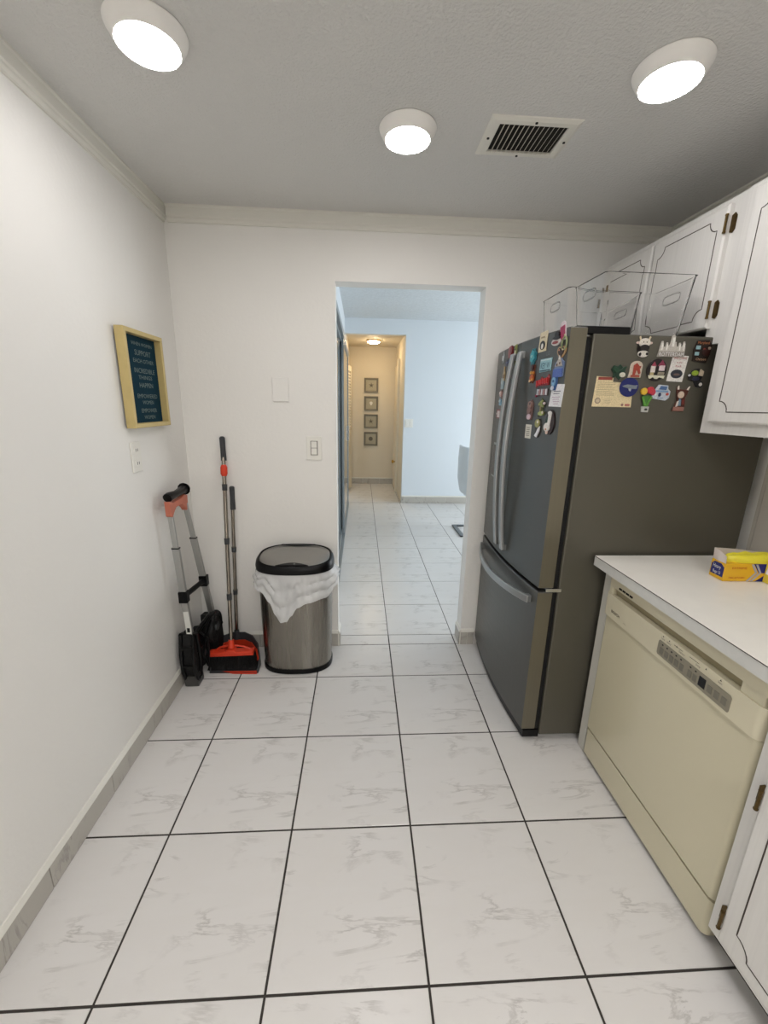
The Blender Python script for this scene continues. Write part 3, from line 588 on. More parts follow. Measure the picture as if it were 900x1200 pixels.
magnet('car_magnet','small white and blue car magnet right of the tulips',F,([(-.032,-.014),(-.028,-.022),(.020,-.028),(.032,-.018),(.034,.004),(.024,.012),(.022,.024),(-.012,.026),(-.024,.008)],(196,206,216),.006),
 [('windscreen',[(-.012,.010),(.016,.008),(.018,.020),(-.006,.022)],.006,.008,(74,110,160)),('bonnet',[(-.026,.002),(.024,.0),(.024,.006),(-.020,.007)],.006,.008,(120,160,200)),('badge',disc(-.006,-.008,.005,.007),.006,.009,(36,48,92)),('headlamp',disc(-.022,-.008,.004),.006,.009,(230,230,230)),('headlamp',disc(.022,-.006,.005),.006,.009,(190,70,60)),('plate',rect(-.012,-.022,.010,-.017),.006,.008,(150,166,190))])
F=on_side(2.081,1.483)
magnet('moose_magnet','brown and white moose magnet lowest right on the fridge side',F,([(-.026,-.046),(.018,-.046),(.020,-.02),(.016,.0),(.022,.016),(.024,.040),(.012,.030),(-.008,.032),(-.018,.044),(-.022,.034),(-.018,.014),(-.012,-.006),(-.018,-.026)],(88,44,34),.005),
 [('antler',[(-.020,.030),(-.014,.030),(-.017,.044),(-.022,.040)],.005,.008,(224,212,200)),('antler',[(.014,.030),(.020,.028),(.025,.042),(.020,.040)],.005,.008,(224,212,200)),('muzzle',disc(-.004,.012,.011,.012),.005,.009,(214,190,168)),('shirt',[(-.008,-.026),(.002,-.026),(.0,-.004),(-.008,-.002)],.005,.008,(110,140,158)),('belly',[(.006,-.022),(.014,-.020),(.012,-.004),(.004,-.004)],.005,.008,(130,50,44)),('sign_board',rect(-.024,-.044,.016,-.030),.005,.008,(160,110,96)),('leg',[(-.016,-.030),(-.010,-.028),(-.008,-.008),(-.014,-.012)],.005,.008,(220,208,196))])
# -- on the near (right) door
D=on_door
F=D(1.645,1.686)
magnet('cow_card_magnet','cream square magnet with a cow on its lower half, top of the near fridge door',F,([(-.030,-.038),(.028,-.036),(.030,.036),(-.026,.034)],(222,206,170),.003),
 [('cow_head',disc(.002,-.014,.018,.016),.003,.006,(34,30,28)),('blaze',disc(.006,-.018,.007,.010),.006,.008,(232,226,214)),('print',rect(-.016,.012,.014,.018),.003,.0036,(160,140,104))])
F=D(1.515,1.702)
magnet('pink_tag_magnet','pink tag magnet with a white edge at the top of the near fridge door',F,(rot([(-.016,-.032),(.016,-.032),(.018,.022),(.008,.034),(-.008,.034),(-.018,.022)],.25),(216,200,204),.002),
 [('tag_face',rot([(-.012,-.027),(.012,-.027),(.013,.018),(-.013,.018)],.25),.002,.004,(170,44,88))],texts=[])
F=D(1.548,1.678)
magnet('black_hat_magnet','little black hat on white letters magnet below the pink tag',F,(disc(0,-.006,.030,.014),(216,206,200),.005),[('hat_brim',disc(.006,.006,.022,.006),.005,.010,(24,20,22)),('hat_crown',disc(.008,.015,.013,.013),.002,.010,(28,22,24)),('band',disc(-.002,-.009,.018,.005),.005,.008,(150,60,60))])
F=D(1.496,1.660)
q=[(.014*math.cos(a*PI/8),.022*math.sin(a*PI/8)) for a in range(16)]
mg=tag(bpy.data.objects.new('ring_magnet',None),'thin pale green ring magnet between the pink tag and gold heart','magnet','souvenir magnets on the refrigerator'); C.objects.link(mg); mg.location=F(0,0,0); ORG[mg.name]=Vector(F(0,0,0))
MB().tube([F(*p,.004) for p in q]+[F(*q[0],.004)],.003,6,cap=False).build('ring',cm((150,160,110)),mg,smooth=True)
MB().tube([F(.0,.02,.003),F(-.004,.030,.004)],.0024,6).build('clasp',cm((190,180,140)),mg)
F=D(1.508,1.630)
hrt=[(.028*math.sin(a)**3*.95,.002+.0017*(13*math.cos(a)-5*math.cos(2*a)-2*math.cos(3*a)-math.cos(4*a))) for a in [i*2*PI/24 for i in range(24)]]
magnet('heart_magnet','dark heart magnet with a gold rim high on the near fridge door',F,(hrt,(176,140,96),.004),[('heart_inlay',[(x*.7,y*.7+.001) for x,y in hrt],.004,.006,(58,40,34)),('highlight',disc(-.010,.010,.004,.003),.006,.007,(200,130,110)),('highlight',disc(.010,.010,.004,.003),.006,.007,(210,180,140))])
F=D(1.713,1.639)
magnet('turquoise_flower_magnet','turquoise flower magnet beside the top of the door handle',F,([((.024+.007*(i%2))*math.cos(i*PI/8),(.028+.006*(i%2))*math.sin(i*PI/8)) for i in range(16)],(30,120,134),.004),[('petals',[((.016+.005*(i%2))*math.cos(i*PI/6+.2),(.02+.005*(i%2))*math.sin(i*PI/6+.2)) for i in range(12)],.004,.008,(60,160,172)),('centre',disc(0,.0,.006),.008,.011,(150,206,206))])
F=D(1.607,1.597)
magnet('license_plate_magnet','small pale blue license plate magnet on the near fridge door',F,([(-.042,-.024),(.040,-.022),(.042,.024),(-.040,.024)],(150,196,204),.003),[('plate_edge',rect(-.038,-.021,.038,-.016),.003,.004,(60,90,100)),('plate_edge',rect(-.036,.017,.038,.021),.003,.004,(200,220,220))],texts=[('KEY W',.032,0,-.012,.003,(26,66,96),.066)])
F=D(1.513,1.585)
magnet('blue_house_magnet','blue house magnet with a pale grey gable right of the license plate',F,([(-.030,-.038),(.028,-.036),(.030,.014),(.018,.020),(.004,.040),(-.008,.024),(-.026,.012)],(110,130,170),.004),[('wall_front',rect(-.029,-.037,.027,-.008),.004,.007,(74,100,176)),('gable',[(-.020,.0),(.022,.0),(.004,.036)],.004,.007,(190,180,170)),('window_pane',rect(-.010,.002,-.003,.010),.007,.008,(90,60,60)),('window_pane',rect(.006,.006,.013,.014),.007,.008,(90,60,60)),('roof',[(.0,.024),(.012,.022),(.004,.038)],.007,.009,(226,222,214))])
F=D(1.701,1.571)
magnet('orange_figure_magnet','orange carnival figure magnet beside the handle, left of the red letters',F,([(-.020,-.034),(-.006,-.026),(.004,-.036),(.018,-.024),(.020,-.004),(.012,.010),(.014,.034),(-.004,.038),(-.010,.012),(-.022,-.006)],(110,50,24),.004),[('head',disc(.002,.026,.009,.010),.004,.009,(70,24,26)),('arm',disc(-.010,.006,.009,.006),.004,.008,(222,160,50)),('arm',disc(.010,.004,.007,.006),.004,.008,(232,140,40)),('skirt',disc(.0,-.014,.015,.012),.004,.008,(210,96,30)),('trim',disc(-.010,-.026,.007,.005),.008,.010,(230,190,140)),('trim',disc(.010,-.022,.006,.005),.008,.010,(240,170,60))])
F=D(1.613,1.538)
magnet('red_letter_magnet','bright red slanting word-shaped magnet below the license plate',F,(rot([(-.050,-.018),(-.030,-.014),(.0,-.016),(.046,-.018),(.050,.008),(.040,.022),(.026,.008),(.008,.010),(-.010,.020),(-.022,.008),(-.046,.010)],.08),(150,24,24),.004),[('letter',rot(rect(-.044+.015*i,-.011,-.034+.015*i,.009),.1),.004,.008,(206,34,34)) for i in range(6)])
F=D(1.529,1.533)
magnet('blue_seal_magnet','small blue and white oval magnet holding up the paper note',F,([(-.014,-.030),(.008,-.030),(.016,-.008),(.016,.018),(.0,.032),(-.014,.018)],(52,92,150),.006),[('belly',disc(.0,.0,.012,.016),.006,.009,(120,170,210)),('tail',disc(-.004,-.022,.009,.008),.006,.009,(206,210,226)),('snout',disc(.002,.002,.005),.009,.011,(56,100,150))])
F=D(1.511,1.486)
magnet('paper_note','white paper note with handwriting on the near fridge door',F,([(-.044,-.040),(.036,-.042),(.042,.036),(-.032,.040)],(236,232,236),.0008),[('ink_line',rect(-.020,.004+.008*i,.018+.006*i,.0065+.008*i),.0008,.0012,(70,60,90)) for i in range(2)]+[('ink_line',rect(-.026+.004*i,-.008-.008*i,.022-.004*(i%2),-.006-.008*i),.0008,.0012,(186,150,176)) for i in range(4)],'note',None)
F=D(1.607,1.498)
magnet('silver_letter_magnet','silver and pink letter magnet under the red word magnet',F,([(-.040,-.014),(.036,-.014),(.040,.012),(.020,.016),(-.020,.014),(-.036,.018)],(84,66,70),.003),[('letter',rect(-.034+.016*i,-.010,-.028+.016*i,.012),.003,.008,((206,204,210),(196,150,150))[i%2]) for i in range(5)]+[('crossbar',rect(-.028,.006,-.014,.011),.003,.008,(206,204,210)),('dot',disc(-.040,-.012,.005),.002,.008,(150,40,70))])
F=D(1.691,1.432)
magnet('shell_totem_magnet','brown and pink totem-like magnet beside the handle',F,([(-.024,-.038),(.020,-.040),(.024,-.01),(.026,.024),(.012,.040),(-.006,.038),(-.020,.02),(-.026,-.012)],(112,82,76),.004),[('shell',disc(.002,.020,.016,.014),.004,.009,(150,116,104)),('shell',disc(.0,-.002,.016,.014),.004,.009,(136,100,92)),('base_stone',disc(.0,-.028,.014,.011),.004,.009,(214,186,196)),('hole',disc(.006,.024,.004,.005),.009,.010,(50,36,34))])
F=D(1.599,1.441)
magnet('palm_magnet','olive green palm tree magnet right of the brown totem magnet',F,([(-.026,-.036),(-.006,-.026),(.018,-.028),(.028,-.016),(.010,-.010),(.006,.006),(.026,.016),(.008,.020),(-.004,.036),(-.016,.022),(-.026,.006),(-.010,-.006)],(92,96,52),.004),[('frond',rot(disc(-.004,.018,.018,.006),.5,-.004,.018),.004,.008,(150,156,84)),('frond',rot(disc(.0,.012,.018,.005),-.5),.004,.009,(134,142,76)),('trunk',[(-.008,-.02),(-.002,-.02),(.002,.01),(-.006,.01)],.004,.007,(140,120,84)),('island',disc(.004,-.022,.020,.008),.004,.008,(168,180,96)),('blossom',disc(.022,.016,.006,.005),.004,.009,(214,190,190)),('blossom',disc(.020,-.018,.006,.005),.008,.010,(214,200,180))])
F=D(1.693,1.345)
magnet('label_magnet','small cream printed label, lowest left magnet on the near fridge door',F,(rect(-.026,-.028,.026,.028),(222,216,200),.0012),[('text_line',rect(-.016,-.018+.008*i,.014,-.015+.008*i),.0012,.0016,(140,134,120)) for i in range(5)],'magnet')
F=D(1.612,1.363)
magnet('olive_slipper_magnet','olive oval and white magnet, left of the goose magnet',F,([(-.006,-.038),(.010,-.036),(.022,-.014),(.024,.014),(.010,.036),(-.010,.036),(-.022,.016),(-.018,-.016)],(48,40,32),.004),[('toe',disc(.0,.018,.016,.016),.004,.009,(158,156,88)),('strap',disc(.008,.024,.006,.006),.009,.011,(224,216,196)),('sole',[(-.012,-.030),(.004,-.036),(.020,-.010),(.022,.008),(.012,.0),(.0,-.018)],.004,.009,(228,228,232))])
F=D(1.529,1.388)
magnet('goose_magnet','white goose on a dark oval board, lowest right magnet on the near fridge door',F,([(.030*math.cos(a*PI/12)*(1 if math.cos(a*PI/12)>0 else .95),.046*math.sin(a*PI/12)) for a in range(24)],(40,20,20),.005),[('neck',[(-.006,-.010),(.006,-.010),(.012,.036),(-.002,.038),(-.004,.026)],.005,.010,(232,228,222)),('head',disc(.002,.034,.009,.007),.005,.011,(232,228,222)),('body',disc(-.010,-.018,.018,.016),.005,.010,(230,224,216)),('grass',[(-.024,-.004),(-.012,-.004),(-.010,.018),(-.020,.014)],.005,.008,(26,66,44)),('foot',disc(-.008,-.036,.007,.008),.005,.009,(226,196,176)),('beak',disc(-.010,-.026,.005,.004),.010,.012,(206,150,120))])
# -- on the far (left) door
G='souvenir magnets on the far refrigerator door'
def small(name,label,y,z,poly,rgb,parts,th=.004): magnet(name,label,D(y,z),(poly,rgb,th),parts)
small('dancer_magnet','white star-like dancer magnet, top left on the far fridge door',2.098,1.676,[(-.020,.006),(-.006,.012),(.0,.030),(.008,.012),(.022,.010),(.012,-.006),(.016,-.030),(.0,-.014),(-.016,-.030),(-.010,-.004)],(170,174,176),[('dress',disc(.0,-.004,.009,.012),.004,.008,(216,220,220))])
small('red_drum_magnet','dark red drum magnet at the top of the far fridge door',1.973,1.686,disc(0,0,.032,.030,20),(96,28,34),[('drum_head',disc(-.012,.0,.016,.026),.004,.008,(170,90,96)),('drum_side',disc(.012,.002,.014,.024),.004,.009,(120,14,22))])
small('lizard_magnet','slim green and cream magnet between the red drum and the handle',1.908,1.668,[(-.010,-.044),(.004,-.040),(.006,-.010),(.014,.010),(.008,.044),(-.004,.042),(-.012,.010)],(140,146,90),[('belly',[(-.006,-.036),(.002,-.034),(.004,.010),(-.006,.020)],.004,.008,(206,202,170)),('head',disc(.004,.030,.007,.010),.004,.008,(130,140,50))])
small('blue_arc_magnet','dark blue bow-shaped magnet under the red drum magnet',2.012,1.647,[(-.044,.0),(-.030,.014),(.0,.006),(.034,.018),(.044,.004),(.030,-.012),(.0,-.016),(-.034,-.016)],(44,50,84),[('stripe',[(-.030,.0),(.0,-.006),(.030,.004),(.0,.0)],.004,.007,(90,104,150))])
small('beige_bottle_magnet','beige bottle-shaped magnet, upper left of the far fridge door',2.062,1.597,[(-.018,-.032),(.018,-.032),(.020,.004),(.008,.018),(.006,.034),(-.006,.034),(-.010,.016),(-.020,.002)],(190,160,110),[('label_band',rect(-.014,-.020,.014,-.002),.004,.007,(140,110,76))])
small('black_lantern_magnet','black lantern magnet beside the handle on the far fridge door',1.990,1.602,[(-.020,-.032),(.020,-.032),(.022,.010),(.008,.024),(.0,.036),(-.010,.024),(-.022,.008)],(20,20,22),[('glow_pane',rect(-.010,-.022,.008,-.004),.004,.007,(206,170,130))])
small('pale_blue_magnet','pale blue square magnet halfway down the far fridge door cluster',2.075,1.556,rect(-.026,-.028,.022,.026),(150,176,186),[('cloud',disc(-.002,.004,.014,.010),.004,.007,(190,206,210))])
small('grey_tower_magnet','grey and mauve tower magnet beside the handle on the far fridge door',2.003,1.530,rect(-.020,-.034,.018,.030),(120,110,112),[('tower',rect(-.010,-.014,.008,.022),.004,.008,(160,146,160)),('gate',rect(-.010,-.030,.008,-.016),.004,.007,(110,92,70))])
small('pink_shell_magnet','pink and white shell magnet above the pale blue bottle magnet',2.072,1.500,disc(0,0,.028,.022,14),(120,84,80),[('shell',disc(-.004,.004,.018,.014),.004,.009,(216,176,166)),('tip',disc(-.012,.008,.007),.009,.011,(230,214,210))])
small('blue_bottle_magnet','pale blue bottle magnet above the red and white flag magnet',2.088,1.462,[(-.020,-.012),(.020,-.014),(.018,.014),(.008,.034),(-.008,.034),(-.020,.010)],(130,176,200),[('fish',disc(.0,.008,.012,.007),.004,.008,(200,220,226)),('cap',rect(-.006,.028,.006,.036),.004,.007,(60,90,120))])
small('flag_magnet','red and white flag magnet, lowest of the far fridge door cluster',2.103,1.409,rect(-.040,-.024,.036,.022),(140,44,54),[('white_field',rect(-.012,-.018,.034,.014),.004,.007,(224,206,204)),('cross',rect(-.034,-.004,-.014,.004),.004,.007,(214,196,190))])

# ---------------------------------------------------------------- clear bins on top of the fridge
def bin_(label,x0,x1,y0,y1,z0,z1,taper=.02):
    t=thing('storage_bin',((x0+x1)/2,(y0+y1)/2,z0),label,'storage bin','clear plastic bins on top of the refrigerator'); th=.0028
    def rc(i,z,k):  # rounded rectangle, k = taper fraction
        a0,a1,b0,b1=x0+i+taper*k,x1-i-taper*k,y0+i+taper*.5*k,y1-i-taper*.5*k; r=.014; pts=[]
        for cx_,cy_,a in ((a1-r,b0+r,-PI/2),(a1-r,b1-r,0),(a0+r,b1-r,PI/2),(a0+r,b0+r,PI)):
            for j in range(5): pts.append((cx_+r*math.cos(a+j*PI/8),cy_+r*math.sin(a+j*PI/8),z))
        return pts
    q=MB(); q.loft([rc(0,z0,1),rc(-.002,z1-.004,0),rc(-.005,z1,0),rc(th*.3,z1,0),rc(th,z1-.005,0),rc(th,z0+th,1)],cap=True); q.build('tub',acr,t,smooth=True)
    # moulded handle loops on both ends
    for xe,sgn in ((x0,-1),(x1,1)):
        yc=(y0+y1)/2; zc_=z1-.048; loop=[]; xk=xe-sgn*.0015-sgn*taper*.25
        for j in range(28):
            a=2*PI*j/28; c,s_=math.cos(a),math.sin(a); kk=(abs(c)**4+abs(s_)**4)**-.25; loop.append((xk+sgn*.003,yc+.042*kk*c,zc_+.016*kk*s_))
        MB().tube(loop+[loop[0]],.0025,6,cap=False).build('handle',acr,t,smooth=True)
    return t
bin_('clear plastic bin on top of the fridge, nearest and tallest of the pair',1.762,2.085,1.508,1.718,1.694,1.893)
bin_('clear plastic bin at the back of the fridge top, beside the doorway wall',1.752,2.05,1.745,1.99,1.694,1.905,.016)

# ---------------------------------------------------------------- upper cabinets
UX=2.16; UT=2.127
def groove_path(y0,y1,z0,z1,x,cc=.035):
    """chamfered inset outline with small ogee corners, seen on the door face"""
    pts=[]
    def corner(cy_,cz_,sy,sz,rev):
        p=[(cy_+sy*cc*1.25,cz_)]+[(cy_+sy*cc*math.cos(a*PI/12)*(1.0),cz_+sz*cc*math.sin(a*PI/12)) for a in range(0,7)]+[(cy_,cz_+sz*cc*1.25)]
        return p[::-1] if rev else p
    loop=corner(y0,z0,1,1,True)+corner(y1,z0,-1,1,False)+corner(y1,z1,-1,-1,True)+corner(y0,z1,1,-1,False)
    return [(x,y,z) for y,z in loop]
def cab_door(parent,x,y0,y1,z0,z1,ins=.038,hinge_side=None,cc=.035):
    q=MB(); def_=[(0,.006),(.002,.001),(.004,0)]
    q.loft([[(x,y0,z0),(x,y1,z0),(x,y1,z1),(x,y0,z1)],[(x-.014,y0,z0),(x-.014,y1,z0),(x-.014,y1,z1),(x-.014,y0,z1)],[(x-.019,y0+.006,z0+.006),(x-.019,y1-.006,z0+.006),(x-.019,y1-.006,z1-.006),(x-.019,y0+.006,z1-.006)]])
    d=q.build('door',cabw,parent)
    gp=groove_path(y0+ins,y1-ins,z0+ins,z1-ins,x-.0192,cc)
    MB().ribbon(gp,.0005,.0016,(1,0,0),close=True).build('groove',cabg,d)
    if hinge_side is not None:
        for zz in (z0+.06,z1-.06):
            hy=hinge_side; sgn=1 if hy>=(y0+y1)/2 else -1
            h=MB().tube([(x-.022,hy,zz-.024),(x-.022,hy,zz+.024)],.0042,8).build('hinge',oldbrass,d,smooth=True)
            q=MB(); q.prism([(hy-sgn*.003,zz-.024),(hy+sgn*.012,zz-.030),(hy+sgn*.020,zz-.020),(hy+sgn*.020,zz+.020),(hy+sgn*.012,zz+.030),(hy-sgn*.003,zz+.024)],lambda u,v:(x-.004,u,v),lambda u,v:(x-.0015,u,v)); q.build('hinge_leaf',oldbrass,h)
            q=MB()
            for k in (-.026,.026): q.lathe([(.0048,-.003),(.0055,0),(.0048,.003)],(x-.022,hy,zz+k),8)
            q.build('hinge_finial',oldbrass,h,smooth=True)
    return d
uc=thing('wall_cabinet',(2.32,1.84,1.75),'short white two-door cabinet above the refrigerator','cabinet','white wall cabinets')
MB().box(UX+.019,XW,1.445,YB,1.735,UT).build('carcass',cabw,uc)
q=MB(); q.box(UX,UX+.018,1.512,YB,2.085,UT); q.box(UX,UX+.018,1.512,YB,1.735,1.775); q.box(UX,UX+.018,1.445,1.512,1.668,UT); q.box(UX,UX+.018,1.848,1.872,1.775,2.085); q.box(UX,UX+.018,YB-.03,YB,1.775,2.085); q.build('face_frame',cabw,uc)
cab_door(uc,UX,1.497,1.855,1.722,2.105,.034,1.497); cab_door(uc,UX,1.866,2.222,1.722,2.105,.034,2.222)
UXT=2.15
def tall_cab(label,y0,y1,edges,hs):
    t=thing('wall_cabinet',(2.32,(y0+y1)/2,1.365),label,'cabinet','white wall cabinets')
    MB().box(UX+.013,XW,y0,y1,1.378,UT).build('carcass',cabw,t)
    q=MB(); q.box(UX-.006,UX+.012,y0,y1,2.09,UT); q.box(UX-.006,UX+.012,y0,y1,1.365,1.42); q.box(UX-.006,UX+.012,y1-.03,y1,1.42,2.09); q.box(UX-.006,UX+.012,y0,y0+.03,1.42,2.09); q.build('face_frame',cabw,t)
    for (a,b_),h in zip(edges,hs): cab_door(t,UX-.006,a,b_,1.402,2.107,.036,h)
    return t
tall_cab('tall white wall cabinet at the right edge, above the countertop',.70,1.442,[(1.075,1.400),(.72,1.065)],(None,None))
tall_cab('white wall cabinet beyond the right edge of the view',-.1,.695,[(.305,.68),(-.08,.295)],(None,None))

# ---------------------------------------------------------------- counter run
ct=thing('countertop',(2.16,.6,.885),'off-white laminate countertop above the dishwasher','countertop')
MB().box(1.8465,XW,-.6,1.457,.848,.885).build('slab',counte,ct)
MB().box(1.8455,XW,-.601,1.458,.885,.8862).build('surface',countm,ct)
MB().box(1.8448,1.8458,-.6,1.457,.8845,.8865).build('edge_line',mat('edge_line',(60,55,50),.7),ct)
bs=tag(MB().box(XW-.006,XW-.0005,-.6,1.4545,.887,1.364).box(XW-.004,XW-.0005,1.458,1.472,.887,1.364).build('backsplash_panel',mat('backsplash',(196,190,180),.35,var=.03),org=(XW,.4,.887)),'plain grey-white backsplash panel behind the countertop boxes','backsplash')
ep=tag(MB().box(1.900,XW,1.408,1.453,.001,.847).build('end_panel',mat('panel_grey_white',(206,204,196),.5,var=.03),org=(2.1,1.44,0),bevel=.001),'white end panel between the refrigerator and the dishwasher','panel')
# dishwasher
dw=thing('dishwasher',(2.1,1.09,0),'bisque coloured dishwasher with grey button strip under the countertop','dishwasher')
DY0,DY1=.757,1.403; DX=1.888
MB().box(DX+.02,2.40,DY0,DY1,.03,.84).build('tub',dishp,dw)
def bowpanel(y0,y1,z0,z1,x,ed=.022,depth=.03,n=10):
    pts=[]
    for i in range(n+1): a=PI/2*i/n; pts.append((x+ed*(1-math.sin(a)),y0+ed*.8*(1-math.cos(a))))
    for i in range(n+1): a=PI/2*i/n; pts.append((x+ed*(1-math.cos(a)),y1-ed*.8*(1-math.sin(a))))
    pts+= [(x+ed+depth,y1),(x+ed+depth,y0)]
    return MB().loft([[(a,b_,z0) for a,b_ in pts],[(a,b_,z1) for a,b_ in pts]])
bowpanel(DY0,DY1,.152,.672,DX).build('door',dishw,dw,smooth=True)
bowpanel(DY0,DY1,.022,.140,DX+.003).build('access_panel',dishw,dw,smooth=True)
MB().box(DX+.02,2.3,DY0+.01,DY1-.01,.012,.15).build('kick_recess',black,dw)
# control panel: lower fascia, recessed latch groove, top strip
fa=bowpanel(DY0,DY1,.676,.764,DX-.010,.024).build('fascia',dishp,dw,smooth=True)
bowpanel(DY0,DY1,.764,.792,DX+.010,.012).build('handle_groove',mat('groove_bisque',(150,140,112),.5),dw,smooth=True)
bowpanel(DY0,DY1,.792,.834,DX-.006,.024).build('top_strip',dishp,dw,smooth=True)
for y0,y1 in ((DY0,DY0+.075),(DY1-.035,DY1)): MB().box(DX-.004,DX+.03,y0+.012 if y0==DY0 else y0,y1-.012 if y1==DY1 else y1,.762,.794).build('groove_end',dishp,dw,bevel=.003)
# status vent slots
FD=lambda u,v,w:(DX-.0105-w,1.10-(.262-(.262-u)*.86 if u>-.1 else u),.72+v)   # face of the fascia, screen right = smaller y
for i in range(4): MB().box(DX-.0075,DX-.004,1.335-.020*i-.016,1.335-.020*i,.800,.807).build('vent_slot',black,dw)
bt=slab('button_strip',[(-.042,-.030),(.258,-.032),(.262,-.026),(.262,.012),(.256,.018),(-.042,.020),(-.046,.014),(-.046,-.024)],0,.0018,FD,mat('strip_grey',(140,134,118),.4),dw)
bm_=mat('button_grey',(116,112,100),.45)
for i in range(5): slab('button',rect(-.032+.024*i,-.022,-.014+.024*i,.0),.0018,.0036,FD,bm_,bt)
for i in range(2): slab('button',rect(.100+.022*i,-.022,.116+.022*i,.0),.0018,.0036,FD,bm_,bt)
slab('display',rect(.145,-.022,.172,.008),.0018,.0026,FD,mat('display_black',(10,12,16),.1),bt)
for i in range(3): slab('button',rect(.180+.026*i,-.020,.198+.026*i,.002),.0018,.0036,FD,bm_,bt)
for i in range(7): slab('indicator',rect(-.026+.022*i+(.02 if i>4 else 0),.008,-.020+.022*i+(.02 if i>4 else 0),.012),.0018,.0024,FD,black,bt,0)
pr=mat('print_dark',(58,50,40),.6)
for u,s_ in ((-.03,'Cycle'),(.0,'Heavy'),(.06,'Options'),(.13,'Delay'),(.215,'Start')): text_mesh(s_,.008,lambda a,b_,c,u=u:FD(u+a,.026+b_,c),pr,'lettering',dw)
for u0,u1 in ((.022,.062),(.092,.132)): slab('printed_line',rect(u0,.035,u1,.0362),0,.0004,FD,pr,dw,0)
for u in (-.03,.0,.035,.16,.215): slab('printed_mark',[(u-.003,.034),(u+.003,.034),(u,.039)],0,.0005,FD,pr,dw,0)
text_mesh('BOSCH',.0155,lambda a,b_,c:FD(-.226+a,-.020+b_,c),pr,'logo',dw)
text_mesh('silence',.006,lambda a,b_,c:FD(-.170+a,-.026+b_,c),mat('print_light',(150,140,118),.6),'lettering',dw)
# base cabinets
def base_cab(label,y0,y1,doors):
    t=thing('base_cabinet',(2.1,(y0+y1)/2,0),label,'cabinet','white base cabinets'); x=1.882
    MB().box(x+.019,2.44,y0,y1,.09,.846).build('carcass',cabw,t)
    MB().box(x+.07,2.42,y0,y1,.001,.09).build('toe_kick',mat('toe_kick',(60,57,52),.8),t)
    q=MB(); q.box(x,x+.018,y0,y1,.79,.846); q.box(x,x+.018,y0,y1,.085,.13); q.box(x,x+.018,y1-.035,y1,.13,.79); q.box(x,x+.018,y0,y0+.035,.13,.79); q.build('face_frame',cabw,t)
    for a,b_,h in doors:
        cab_door(t,x,a,b_,.115,.625,.04,h)
        q=MB(); q.loft([[(x,a,.645),(x,b_,.645),(x,b_,.815),(x,a,.815)],[(x-.014,a,.645),(x-.014,b_,.645),(x-.014,b_,.815),(x-.014,a,.815)],[(x-.019,a+.006,.651),(x-.019,b_-.006,.651),(x-.019,b_-.006,.809),(x-.019,a+.006,.809)]]); dr=q.build('drawer',cabw,t)
        MB().ribbon(groove_path(a+.03,b_-.03,.675,.785,x-.0192,.02),.0005,.0016,(1,0,0),close=True).build('groove',cabg,dr)
base_cab('white base cabinet at the lower right corner, beside the dishwasher',.10,.745,[(.43,.705,.705),(.135,.42,.135)])
base_cab('white base cabinet beyond the lower right corner',-.6,.095,[(-.25,.06,None),(-.56,-.26,None)])

# ---------------------------------------------------------------- boxes on the counter
yel=mat('box_yellow',(226,176,38),.4,var=.06,vscale=60); navy=mat('box_navy',(26,34,110),.4); yelf=mat('bag_yellow',(226,214,60),.4,bump=.6,bscale=60)
card=mat('cardboard_pale',(206,196,190),.7); whitep=mat('print_white',(236,234,230),.5); redp=mat('print_red',(180,36,30),.5)
bx=thing('bag_box',(2.25,1.26,.8862),'open yellow and navy carton of trash bags lying on the countertop','box')
ang=R(-2); ox,oy,oz=2.148,1.212,.8872
def BX(a,b_,c): # a along x, b along y, c up
    return (ox+a*math.cos(ang)-b_*math.sin(ang),oy+a*math.sin(ang)+b_*math.cos(ang),oz+c)
def obox(a0,a1,b0,b1,c0,c1,f=None):
    f=f or BX; q=MB(); q.loft([[f(a0,b0,c),f(a1,b0,c),f(a1,b1,c),f(a0,b1,c)] for c in (c0,c1)]); return q
L_,Dp,Hh=.235,.058,.062
obox(0,L_,0,Dp,0,Hh).build('carton',yel,bx,bevel=.001)
FB_=lambda u,v,w:BX(u,-w,v)
q=MB(); q.prism([(.112,0),(L_,0),(L_,.030),(.150,.030)],lambda u,v:FB_(u,v,.0008),lambda u,v:FB_(u,v,-.001)); q.build('navy_band',navy,bx)
q=MB(); q.prism([(.095,Hh),(.118,.030),(.150,.030),(L_,.030),(L_,Hh)],lambda u,v:FB_(u,v,.0008),lambda u,v:FB_(u,v,-.001)); q.build('navy_band',navy,bx)
for du in (0,.014):
    q=MB(); q.prism([(.080+du,.001),(.087+du,.001),(.112+du,.031),(.105+du,.031)],lambda u,v:FB_(u,v,.0016),lambda u,v:FB_(u,v,0)); q.build('silver_stripe',mat('print_silver',(170,170,180),.4),bx)
    q=MB(); q.prism([(.105+du,.031),(.112+du,.031),(.094+du,.061),(.087+du,.061)],lambda u,v:FB_(u,v,.0016),lambda u,v:FB_(u,v,0)); q.build('silver_stripe',MATS['print_silver'],bx)
